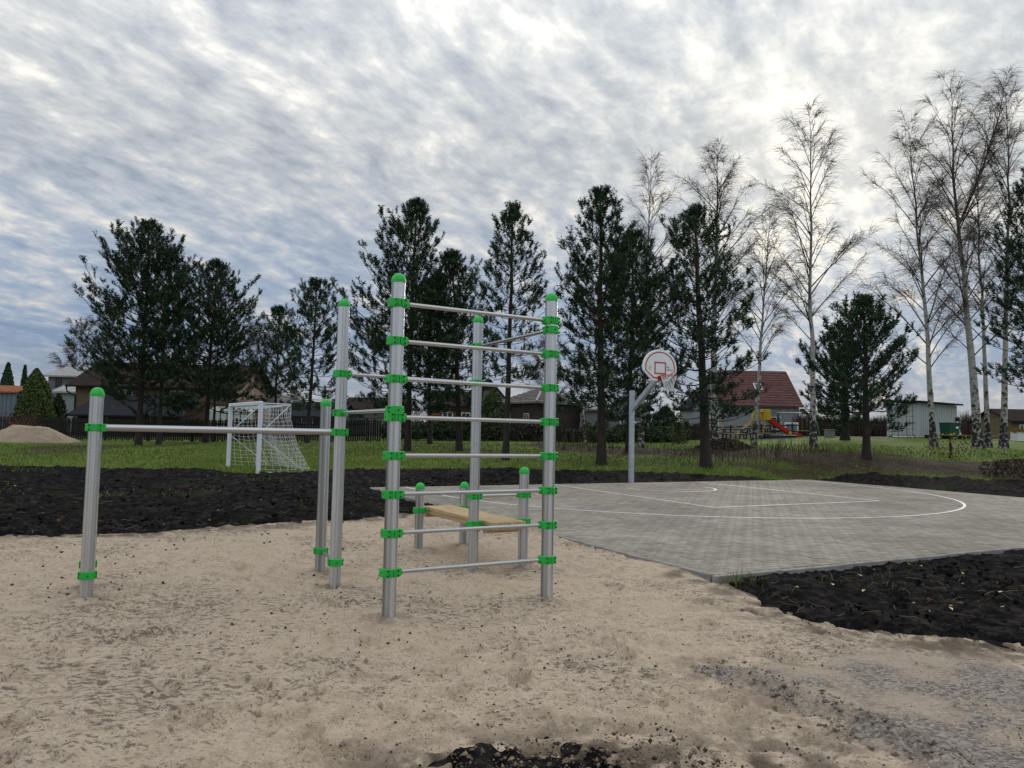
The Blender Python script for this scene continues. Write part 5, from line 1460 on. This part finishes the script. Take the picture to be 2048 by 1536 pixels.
# brick house with the seamed metal roof behind the goal
Y = 62; M = HMx(497, Y)
h4 = gable_house('house', M, wx(497, 545, Y), 6, hz(500, 838, Y), hz(520, 812, Y), 'brick_orange', 'roof_brown', 'orange brick gable seen through the goal net', .25, axis='y')
Y = 66; M = HMx(524, Y)
h5 = gable_house('house', M, wx(524, 584, Y), 5, hz(524, 824, Y), hz(540, 793, Y + 2.5), 'wall_dark', 'roof_grey_tile', 'house with a grey seamed metal roof above the goal', .2, seams=.55)
# low dark roofed house right of the goal
Y = 60; M = HMx(578, Y)
h6 = gable_house('house', M, wx(578, 668, Y), 7, hz(580, 832, Y), hz(600, 806, Y + 3.5), 'wall_grey', 'roof_slate', 'low dark roofed house right of the goal', .5)
window(h6, M @ Matrix.Translation((.9, -.02, hz(600, 846, Y))), 1.0, .5); window(h6, M @ Matrix.Translation((2.4, -.02, hz(600, 846, Y))), .7, .5)
Y = 66; M = HMx(690, Y)
h7 = gable_house('shed', M, wx(690, 790, Y), 5, hz(700, 818, Y), hz(730, 798, Y + 2.5), 'wall_grey', 'roof_brown', 'weathered grey plank shed behind the middle tall post', .35, cat='shed')
Ms = M
for k in range(12): put('board', MB().box(.02 + k * .34, .33 + k * .34, -.05, -.004, .0, hz(700, 818, Y) - .05).mesh('board'), MATS['wall_grey'], h7, M)
part('chimney_pipe', MB().tube([M @ Vector((2.2, 1.2, hz(730, 806, 67))), M @ Vector((2.2, 1.2, hz(730, 780, 67)))], .09, 8), MATS['roof_metal'], h7)
# orange timber house and grey plank house
Y = 57; M = HMx(862, Y)
h8 = gable_house('house', M, wx(862, 950, Y), 6, hz(870, 812, Y), hz(900, 786, Y + 3), 'log_orange', 'roof_brown', 'orange timber house behind the leaning pines', .3)
nlog = int((hz(870, 812, Y)) / .24)
for k in range(nlog): put('log', MB().tube([M @ Vector((-.06, -.02, .12 + k * .24)) - M.translation, M @ Vector((wx(862, 950, Y) + .06, -.02, .12 + k * .24)) - M.translation], .118, 8).mesh('log', 40), MATS['log_orange'], h8, Matrix.Translation(M.translation))
window(h8, M @ Matrix.Translation((.8, -.15, 1.0)), .8, 1.0); window(h8, M @ Matrix.Translation((2.2, -.15, 1.0)), .7, 1.0)
Y = 64; M = HMx(945, Y)
h9 = gable_house('house', M, wx(945, 1012, Y), 7, hz(960, 800, Y), hz(978, 762, Y), 'wall_grey', 'roof_slate', 'grey plank clad gable behind the rear tall post', .3, axis='y')
for k in range(12): put('board', MB().box(.02, wx(945, 1012, Y) - .02, -.045, -.004, .05 + k * .28, .31 + k * .28).mesh('board'), MATS['wall_grey'], h9, M)
# dark hip roofed house
Y = 57; ang = R(0)
xc = at(1073, 868, Y).x; M = Tz(xc, Y, gnd(1073, Y)[2], R(33))      # corner nearest the camera at the origin
hh = put('house', None, M=M); tag(hh, 'dark brown house with a grey hipped roof and two white windows', 'house')
# local axes: right face along +x (goes right and away), left face along +y (goes left and away)
A_, B_ = 4.4, 4.6; ev = hz(1073, 801, Y); ov = .35; rz_ = hz(1085, 776, Y + 2.6)
M = Tz(xc, Y, gnd(1073, Y)[2], R(38)); WM[hh] = M; hh.matrix_local = M
put('wall', MB().box(.02, A_, .02, B_, -.3, ev).mesh('wall'), MATS['wall_dark'], hh, M)
pk = [(A_ / 2, B_ / 2 - .3, rz_), (A_ / 2, B_ / 2 + .3, rz_)]
cn = [(-ov, -ov, ev - .06), (A_ + ov, -ov, ev - .06), (A_ + ov, B_ + ov, ev - .06), (-ov, B_ + ov, ev - .06)]
vs = cn + pk + [(x, y, z - .14) for x, y, z in cn]
rf = put('roof', MB().add(vs, [(0, 1, 4), (1, 2, 5, 4), (2, 3, 5), (3, 0, 4, 5), (6, 7, 1, 0), (7, 8, 2, 1), (8, 9, 3, 2), (9, 6, 0, 3), (9, 8, 7, 6)]).mesh('roof'), MATS['roof_grey_tile'], hh, M)
for k in range(1, 9):
    f = k / 9.0
    for (p, q, t1, t2) in ((cn[0], cn[1], pk[0], pk[0]), (cn[3], cn[0], pk[1], pk[0])):
        a = Vector(p).lerp(Vector(t1), 1 - f); b = Vector(q).lerp(Vector(t2), 1 - f)
        put('tile_course', MB().bar(a + Vector((0, 0, .02)), b + Vector((0, 0, .02)), .06, .05).mesh('tile_course'), MATS['roof_grey_tile'], rf, M)
put('hip_cap', MB().bar(Vector(cn[0]) + Vector((0, 0, .04)), Vector(pk[0]) + Vector((0, 0, .04)), .16, .06).mesh('hip_cap'), MATS['roof_metal'], rf, M)
put('hip_cap', MB().bar(Vector(cn[1]) + Vector((0, 0, .04)), Vector(pk[0]) + Vector((0, 0, .04)), .16, .06).mesh('hip_cap'), MATS['roof_metal'], rf, M)
for yy in (.9, 3.2): window(hh, M @ Matrix.Translation((-.0, yy + .62, .95)) @ Matrix.Rotation(R(-90), 4, 'Z'), .62, 1.1)
# garage and grey house in the gap behind the hoop
Y = 58; M = HMx(1172, Y)
h10 = gable_house('garage', M, wx(1172, 1222, Y), 5, hz(1190, 822, Y), hz(1190, 815, Y + 2.5), 'wall_grey', 'roof_grey_tile', 'flat roofed grey garage beside the small white birch', .2, cat='garage')
put('door', MB().box(.7, 1.7, -.06, -.004, 0, 1.6).mesh('door'), MATS['wall_dark'], h10, M)
Y = 61; M = HMx(1222, Y)
h11 = gable_house('house', M, wx(1222, 1300, Y), 7, hz(1240, 816, Y), hz(1262, 792, Y), 'wall_white', 'roof_slate', 'pale gabled house directly behind the basketball post', .3, axis='y')
for k in range(12): put('cladding_board', MB().box(.02, wx(1222, 1300, Y) - .02, -.04, -.004, .05 + k * .19, .225 + k * .19).mesh('cladding_board'), MATS['wall_white'], h11, M)
window(h11, M @ Matrix.Translation((.7, -.06, .9)), .6, 1.0)
# house with the red tiled roof
Y = 68; M = HMx(1447, Y)
Lr = wx(1447, 1598, Y)
h12 = gable_house('house', M, Lr, 8, hz(1500, 806, Y), hz(1500, 742, Y + 4), 'wall_white', 'roof_red', 'white house with a red tiled roof behind the slide', .30, courses=14)
window(h12, M @ Matrix.Translation((4.2, -.02, .9)), .9, 1.1)
zr = hz(1500, 806, Y); sl = (hz(1500, 742, Y + 4) - zr) / 4.0
for x_ in (3.3,):
    Mw = M @ Matrix.Translation((x_, 1.5, zr + 1.5 * sl + .20)) @ Matrix.Rotation(math.atan(sl), 4, 'X')
    sk = put('skylight', MB().box(0, .7, 0, 1.0, 0, .06).mesh('skylight'), MATS['trim_white'], h12, Mw)
    put('pane', MB().box(.08, .62, .08, .92, .062, .075).mesh('pane'), MATS['glass'], sk, Mw)
Y = 63; M = HMx(1386, Y)
h13 = gable_house('house', M, wx(1386, 1448, Y), 5, hz(1400, 812, Y), hz(1417, 780, Y), 'wall_white', 'roof_slate', 'pale blue gable with a white framed window left of the slide', .25, axis='y')
window(h13, M @ Matrix.Translation((1.35, -.02, .95)), .75, 1.5)
# house at the right edge
Y = 60; M = HMx(2024, Y)
h14 = gable_house('house', M, wx(2024, 2110, Y), 5, hz(2030, 843, Y), hz(2040, 822, Y + 2.5), 'wall_beige', 'roof_brown', 'small brown roofed house at the right edge', .3)
window(h14, M @ Matrix.Translation((.55, -.02, .55)), .7, .6)

# ------------------------------------------------------------------ fences
fx0, fx1, FY = at(-140, 868, 46).x, at(765, 868, 46).x, 46.0
fence = root('picket_fence', (fx0, FY, float(terr(fx0, FY))), 'dark wooden picket fence along the back of the lawn', 'fence')
pk_me = MB().box(-.052, .052, -.012, .012, .04, 1.30, bev=.006).mesh('picket'); pk_me.materials.append(MATS['fence_wood'])
npk = int((fx1 - fx0) / .132); rf_ = random.Random(3)
for k in range(min(npk, 296)):
    x = fx0 + k * .132; put('picket', pk_me, None, fence, Tz(x, FY - .03, float(terr(x, FY)) + rf_.uniform(-.05, .05) - .04, 0) @ Matrix.Rotation(rf_.uniform(-.012, .012), 4, 'Y'))
for hh_ in (.35, 1.0):
    xs = np.arange(fx0, fx1, 2.6)
    for xa, xb in zip(xs[:-1], xs[1:]):
        part('rail', MB().bar((xa, FY + .01, float(terr(xa, FY)) + hh_), (xb, FY + .01, float(terr(xb, FY)) + hh_), .05, .08), MATS['fence_wood'], fence)
for x in np.arange(fx0, fx1, 2.6): part('post', MB().box(x - .05, x + .05, FY + .04, FY + .14, float(terr(x, FY)) - .3, float(terr(x, FY)) + 1.35), MATS['fence_wood'], fence)
# wire mesh fence in front of the hedges
MY = 48.5; mx0, mx1 = at(768, 868, MY).x, at(1395, 868, MY).x
mf = root('mesh_fence', (mx0, MY, float(terr(mx0, MY))), 'dark wire mesh fence with thin posts before the hedges', 'fence')
xs = np.arange(mx0, mx1, 2.1)
for xa, xb in zip(xs[:-1], xs[1:]):
    za, zb_ = float(terr(xa, MY)), float(terr(xb, MY)); mb = MB()
    for hgt in np.arange(.08, 1.16, .18): mb.tube([(xa, MY, za + hgt), (xb, MY, zb_ + hgt)], .007, 4)
    for q in np.arange(.05, 1, .075): mb.tube([(xa + (xb - xa) * q, MY + .01, za + (zb_ - za) * q + .05), (xa + (xb - xa) * q, MY + .01, za + (zb_ - za) * q + 1.15)], .004, 4)
    part('mesh_panel', mb, MATS['dark_metal'], mf)
for x in xs: part('post', MB().box(x - .03, x + .03, MY - .03, MY + .03, float(terr(x, MY)) - .3, float(terr(x, MY)) + 1.25), MATS['dark_metal'], mf)
# rail fence behind the playground
RY = 60.0; rx0, rx1 = at(1338, 868, RY).x, at(1752, 868, RY).x
rfn = root('rail_fence', (rx0, RY, float(terr(rx0, RY))), 'low dark fence of two rails behind the slide', 'fence')
xs = np.arange(rx0, rx1 + .1, 2.4)
for xa, xb in zip(xs[:-1], xs[1:]):
    for hgt in (.42, .88): part('rail', MB().bar((xa, RY - .06, float(terr(xa, RY)) + hgt), (xb, RY - .06, float(terr(xb, RY)) + hgt), .04, .10), MATS['rail_wood'], rfn)
for x in xs: part('post', MB().box(x - .05, x + .05, RY - .035, RY + .05, float(terr(x, RY)) - .3, float(terr(x, RY)) + 1.05), MATS['rail_wood'], rfn)

# ------------------------------------------------------------------ playground
plain('slide_red', (.42, .02, .015), .4, .1, 4); plain('slide_yellow', (.55, .40, .02), .5, .1, 4); plain('play_wood', (.36, .26, .13), .85, .2, 4)
plain('sandbox_blue', (.035, .07, .14), .7, .2, 3); plain('play_green', (.03, .12, .09), .6, .2, 4)
SYd = 56.0
def ppos(u, v=None): return gnd(u, SYd)
M = HMx(1524, SYd)                                         # x to the right; tower at the origin
tw = put('play_tower', None, M=M); tag(tw, 'wooden play tower with a yellow hood and a red slide', 'slide')
HT = hz(1524, 840, SYd)
def tp(name, mb, mat, smooth=None): return put(name, mb.mesh(name, smooth), MATS[mat], tw, M)
for x in (-.55, .0):
    for y in (-.5, .5): tp('post', MB().box(x - .045, x + .045, y - .045, y + .045, -.2, hz(1524, 820, SYd)), 'play_wood')
for k in range(5): tp('deck_board', MB().box(-.6, .05, -.5 + k * .2, -.31 + k * .2, HT, HT + .04), 'play_wood')
tp('hood', MB().box(-.02, .50, -.42, -.36, HT, hz(1524, 819, SYd), bev=.02).box(-.02, .50, .36, .42, HT, hz(1524, 819, SYd), bev=.02).box(-.02, .50, -.355, .355, hz(1524, 824, SYd), hz(1524, 819, SYd), bev=.02), 'slide_yellow')
tp('panel', MB().box(-.62, -.60, -.45, .45, HT, HT + .7), 'slide_yellow')
sx = [(.30, HT + .06), (.55, HT - .08), (1.75, .42), (2.05, .22), (2.75, .16)]
for y in (-.34, .34):
    mb = MB()
    for (xa, za), (xb, zb_) in zip(sx[:-1], sx[1:]): mb.bar((xa, y, za + .10), (xb + .02, y, zb_ + .10), .06, .24)
    tp('side_wall', mb, 'slide_red')
mb = MB()
for (xa, za), (xb, zb_) in zip(sx[:-1], sx[1:]): mb.bar((xa, 0, za), (xb + .02, 0, zb_), .60, .03)
tp('chute', mb, 'slide_red')
tp('flower_knob', MB().tube([(1.92, -.40, .42), (1.92, -.37, .42)], .13, 10), 'slide_yellow')
for k in range(5): tp('ramp_plank', MB().bar((-2.0, -.42 + .2 * k, .05), (-.62, -.42 + .2 * k, HT + .05), .08, .05), 'play_wood')
for k in range(3): tp('rung', MB().bar((-1.75 + .42 * k, -.5, .30 + .40 * k), (-1.75 + .42 * k, .5, .30 + .40 * k), .05, .05), 'play_wood')
for x in (-2.08, -3.0): tp('post', MB().box(x - .06, x + .06, -.56, -.44, -.2, .95 if x > -2.5 else 1.5), 'play_wood')
# sandbox
M = HMx(1530, SYd - 1.6)
sb = put('sandbox', None, M=M); tag(sb, 'low blue timber sandbox in front of the slide', 'sandbox')
for (x0, x1, y0, y1) in ((0, 2.2, 0, .08), (0, 2.2, 1.32, 1.40), (0, .08, .082, 1.318), (2.12, 2.2, .082, 1.318)): put('board', MB().box(x0, x1, y0, y1, -.1, .26, bev=.01).mesh('board'), MATS['sandbox_blue'], sb, M)
for (x0, x1, y0, y1) in ((-.03, 2.23, -.06, .12), (-.03, 2.23, 1.28, 1.46)): put('seat_board', MB().box(x0, x1, y0, y1, .262, .30).mesh('seat_board'), MATS['trim_white'], sb, M)
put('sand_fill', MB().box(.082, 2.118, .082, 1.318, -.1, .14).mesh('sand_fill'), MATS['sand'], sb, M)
# picnic tables
def picnic(u, Yd, label):
    M = HMx(u, Yd)
    t = put('picnic_table', None, M=M); tag(t, label, 'picnic table', 'picnic tables by the slide')
    for k in range(4): put('table_plank', MB().box(-.85, .85, -.33 + .17 * k, -.17 + .17 * k, .70, .75, bev=.008).mesh('table_plank'), MATS['rail_wood'], t, M)
    for y in (-.72, .72):
        for q in (-.075, .075): put('seat_plank', MB().box(-.85, .85, y + q - .065, y + q + .065, .40, .445, bev=.008).mesh('seat_plank'), MATS['new_wood' if y < 0 else 'rail_wood'], t, M)
    for x in (-.62, .62):
        put('leg', MB().bar((x, -.62, -.05), (x, -.18, .69), .09, .06, (1, 0, 0)).bar((x, .62, -.05), (x, .18, .69), .09, .06, (1, 0, 0)).bar((x + .06, -.82, .36), (x + .06, .82, .36), .05, .07).mesh('leg'), MATS['rail_wood'], t, M)
picnic(1466, 54.5, 'dark picnic table with benches left of the thin white birch')
picnic(1515, 53.6, 'dark picnic table partly hidden by the thin white birch')
# swing
M = HMx(1577, SYd + 1.5); Hs = hz(1577, 826, SYd + 1.5)
sw = put('swing_frame', None, M=M); tag(sw, 'metal swing frame with a pale crossbar right of the slide', 'swing')
put('crossbar', MB().tube([(-.85, 0, Hs), (2.1, 0, Hs)], .05, 10).mesh('crossbar', 40), MATS['roof_metal'], sw, M)
for x, dx in ((-.75, 0), (2.0, 0)):
    for y in (-.9, .9): put('leg', MB().tube([(x, y * .04, Hs), (x + (.18 if x > 0 else -.18) * 0, y, -.1)], .04, 8).mesh('leg', 40), MATS['play_green'], sw, M)
for x in (.35, 1.2):
    put('swing_seat', MB().box(x - .2, x + .2, -.08, .08, .42, .45).mesh('swing_seat'), MATS['dark_metal'], sw, M)
    for q in (-.18, .18): put('chain', MB().tube([(x + q, 0, Hs), (x + q, 0, .45)], .009, 5).mesh('chain'), MATS['roof_metal'], sw, M)
# park benches and concrete bin
def bench_(u, Yd, label, rz):
    M = HMx(u, Yd, rz); b = put('park_bench', None, M=M); tag(b, label, 'bench', 'park benches near the pines')
    for k in range(3): put('seat_slat', MB().box(-.75, .75, -.22 + .15 * k, -.09 + .15 * k, .42, .455).mesh('seat_slat'), MATS['rail_wood' if k else 'new_wood'], b, M)
    for k in range(2): put('back_slat', MB().bar((-.75, .26 + .05 * k, .60 + .17 * k), (.75, .26 + .05 * k, .60 + .17 * k), .035, .12).mesh('back_slat'), MATS['rail_wood'], b, M)
    for x in (-.6, .6): put('leg', MB().bar((x, -.2, -.05), (x, -.12, .419), .06, .06).bar((x, .30, -.05), (x, .2, .419), .06, .06).bar((x, .20, .40), (x, .37, .86), .05, .05).mesh('leg'), MATS['dark_metal'], b, M)
bench_(1609, 57, 'dark park bench left of the white trunked birch by the pines', R(-75))
bench_(1677, 57, 'park bench with a pale seat at the foot of the thick pine', R(-8))
M = HMx(1659, 54.5); cb = put('litter_bin', None, M=M); tag(cb, 'square grey concrete litter bin on the grass by the thick pine', 'litter bin')
put('body', MB().box(-.28, .28, -.28, .28, -.05, .5, bev=.03).mesh('body'), MATS['concrete'], cb, M); put('rim', MB().box(-.3, .3, -.3, .3, .502, .56, bev=.015).mesh('rim'), MATS['concrete'], cb, M)
M = HMx(1583, 60.8); nb = put('notice_board', None, M=M); tag(nb, 'pale framed panel standing behind the red slide', 'notice board')
put('panel', MB().box(-.55, .55, -.03, .03, .12, 1.15, bev=.01).mesh('panel'), MATS['trim_white'], nb, M)
put('sheet', MB().box(-.42, .42, -.04, -.032, .25, 1.02).mesh('sheet'), MATS['shed_blue'], nb, M)
for x in (-.5, .5): put('leg', MB().box(x - .03, x + .03, -.028, .028, -.2, .119).mesh('leg'), MATS['dark_metal'], nb, M)

# ------------------------------------------------------------------ white car behind the hedge
M = HMx(1296, 55, R(8)); cr = put('parked_car', None, M=M); tag(cr, 'white car whose roof shows above the hedge by the leaning birch', 'car')
side = [(-2.1, .32), (-2.1, .85), (-1.75, .95), (-1.15, 1.42), (.35, 1.45), (1.05, 1.0), (1.95, .86), (2.08, .55), (2.05, .32)]
CP = Matrix(((1, 0, 0, 0), (0, 0, 1, -.85), (0, 1, 0, 0), (0, 0, 0, 1)))
plain('car_white', (.72, .73, .74), .25, .04, 2, spec=.5)
put('body', MB().prism(side[::-1], 0, 1.7).mesh('body'), MATS['car_white'], cr, M @ CP)
for y in (-.862, .842):
    put('window', MB().prism([(-1.5, .98), (-1.08, 1.34), (-.35, 1.37), (-.35, .98)][::-1], 0, .02).mesh('window'), MATS['glass'], cr, M @ Matrix(((1, 0, 0, 0), (0, 0, 1, y), (0, 1, 0, 0), (0, 0, 0, 1))))
    put('window', MB().prism([(-.25, .98), (-.25, 1.37), (.30, 1.37), (.85, 1.0)][::-1], 0, .02).mesh('window'), MATS['glass'], cr, M @ Matrix(((1, 0, 0, 0), (0, 0, 1, y), (0, 1, 0, 0), (0, 0, 0, 1))))
for x in (-1.3, 1.3):
    for y in (-.80, .80):
        wl = put('wheel', MB().tube([(x, y - .10, .32), (x, y + .10, .32)], .32, 20).mesh('wheel', 40), MATS['dark_metal'], cr, M)
        put('rim', MB().tube([(x, y - .105, .32), (x, y + .105, .32)], .18, 14).mesh('rim', 40), MATS['roof_metal'], wl, M)

# ------------------------------------------------------------------ container, bin and platform on the right
def m_cont(T, b):
    p = obj_co(T); n = T.noise(p, 2.2, 5, .65); n2 = T.noise(T.mapping(p, (6, 6, .8)), 1, 4, .6)
    c = T.mix(T.mapr(n, .52, .75, 0, .5), (.46, .50, .53), (.33, .34, .34)); c = T.mix(T.mapr(n2, .62, .75, 0, .5), c, (.20, .12, .08))
    T.put(b.inputs['Base Color'], c); b.inputs['Roughness'].default_value = .6
material('container_paint', m_cont)
Y = 56.5; M = HMx(1838, Y, R(36))                              # nearest corner at the origin; long side +x, doors along the other face
CH = 2.55; LC, WC = 6.0, 2.4
ct = put('shipping_container', None, M=M); tag(ct, 'weathered white shipping container with a dark flat roof', 'container')
put('body', MB().box(.05, LC - .05, .05, WC - .05, .1, CH - .04).mesh('body'), MATS['container_paint'], ct, M)
for x, y in ((0, 0), (LC - .12, 0), (0, WC - .12), (LC - .12, WC - .12)): put('corner_post', MB().box(x, x + .12, y, y + .12, .02, CH).mesh('corner_post'), MATS['container_paint'], ct, M)
for k in range(21): put('corrugation', MB().box(.22 + k * .275, .36 + k * .275, -.0, .06, .16, CH - .12, bev=.02).mesh('corrugation'), MATS['container_paint'], ct, M)
put('rail', MB().box(.122, LC - .122, -.005, .06, .02, .14).mesh('rail'), MATS['container_paint'], ct, M); put('rail', MB().box(.122, LC - .122, -.005, .06, CH - .1, CH).mesh('rail'), MATS['container_paint'], ct, M)
for y0, y1 in ((.13, WC / 2 - .012), (WC / 2 + .012, WC - .13)):
    dr = put('door', MB().box(-.0, .045, y0, y1, .1, CH - .06).mesh('door'), MATS['container_paint'], ct, M)
    for k in range(5): put('door_panel', MB().box(-.03, -.002, y0 + .08, (y0 + y1) / 2 - .03, .18 + k * .46, .56 + k * .46, bev=.01).mesh('door_panel'), MATS['container_paint'], dr, M); put('door_panel', MB().box(-.03, -.002, (y0 + y1) / 2 + .03, y1 - .08, .18 + k * .46, .56 + k * .46, bev=.01).mesh('door_panel'), MATS['container_paint'], dr, M)
    for q in (.28, .72): put('lock_rod', MB().tube([(-.05, y0 + (y1 - y0) * q, .12), (-.05, y0 + (y1 - y0) * q, CH - .1)], .018, 6).mesh('lock_rod'), MATS['shed_blue'], dr, M)
    put('handle', MB().box(-.08, -.055, y0 + .15, y1 - .2, 1.05, 1.10).mesh('handle'), MATS['dark_metal'], dr, M)
put('roof', MB().add([(-.35, -.35, CH + .02), (LC + .3, -.35, CH + .02), (LC + .3, WC + .3, CH + .12), (-.35, WC + .3, CH + .12), (-.35, -.35, CH + .14), (LC + .3, -.35, CH + .14), (LC + .3, WC + .3, CH + .28), (-.35, WC + .3, CH + .28)], [(3, 2, 1, 0), (4, 5, 6, 7), (0, 1, 5, 4), (1, 2, 6, 5), (2, 3, 7, 6), (3, 0, 4, 7)]).mesh('roof'), MATS['roof_brown'], ct, M)
put('flue_pipe', MB().tube([(4.6, 1.2, CH + .1), (4.6, 1.2, CH + 1.0)], .10, 10).mesh('flue_pipe', 40), MATS['rail_wood'], ct, M)
put('vent_box', MB().box(5.7, 6.02, -.22, -.006, 1.35, 1.65, bev=.02).mesh('vent_box'), MATS['dark_metal'], ct, M)
plain('bin_green', (.010, .07, .045), .5, .15, 4)
M2 = HMx(1899, 55.6, R(20)); gb = put('wheelie_bin', None, M=M2); tag(gb, 'dark green wheelie bin leaning against the container', 'bin')
put('body', MB().add([(-.42, -.36, .10), (.42, -.36, .10), (.42, .36, .10), (-.42, .36, .10), (-.52, -.48, 1.08), (.52, -.48, 1.08), (.52, .42, 1.08), (-.52, .42, 1.08)], [(3, 2, 1, 0), (4, 5, 6, 7), (0, 1, 5, 4), (1, 2, 6, 5), (2, 3, 7, 6), (3, 0, 4, 7)]).mesh('body'), MATS['bin_green'], gb, M2)
put('lid', MB().box(-.55, .55, -.51, .46, 1.085, 1.15, bev=.03).mesh('lid'), MATS['bin_green'], gb, M2)
put('sticker', MB().box(.10, .36, -.455, -.445, .72, .86).mesh('sticker'), MATS['trim_white'], gb, M2)
for x in (-.36, .36): put('wheel', MB().tube([(x - .04, .32, .10), (x + .04, .32, .10)], .12, 14).mesh('wheel', 40), MATS['dark_metal'], gb, M2)
M3 = HMx(1865, 54.0); pf = put('plank_platform', None, M=M3); tag(pf, 'low plank platform laid in front of the container', 'platform')
for k in range(6): put('plank', MB().box(0, wx(1865, 2000, 54), .02 + k * .2, .20 + k * .2, .26, .31, bev=.006).mesh('plank'), MATS['play_wood'], pf, M3)
for x in np.arange(.1, wx(1865, 2000, 54), 1.2): put('bearer', MB().box(x, x + .12, 0.0, 1.24, -.1, .258).mesh('bearer'), MATS['rail_wood'], pf, M3)
M4 = HMx(2041, 53); pt = put('planter_box', None, M=M4); tag(pt, 'white planter box with orange withered plants at the right edge', 'planter')
put('box', MB().box(-.45, .7, -.4, .4, -.1, .62, bev=.02).mesh('box'), MATS['trim_white'], pt, M4)
rp = np.random.default_rng(5); n = 260
x, y = rp.uniform(-.5, .75, n), rp.uniform(-.45, .45, n)
V, F, cc = blades(x, y, np.full(n, .55), rp.uniform(.15, .42, n), .05, .9, np.array([(.32, .17, .03), (.22, .15, .04), (.12, .10, .03)]), 6)
put('plants', mesh_np('plants', V, F, [('col', 'POINT', cc)]), MATS['blade'], pt, M4)
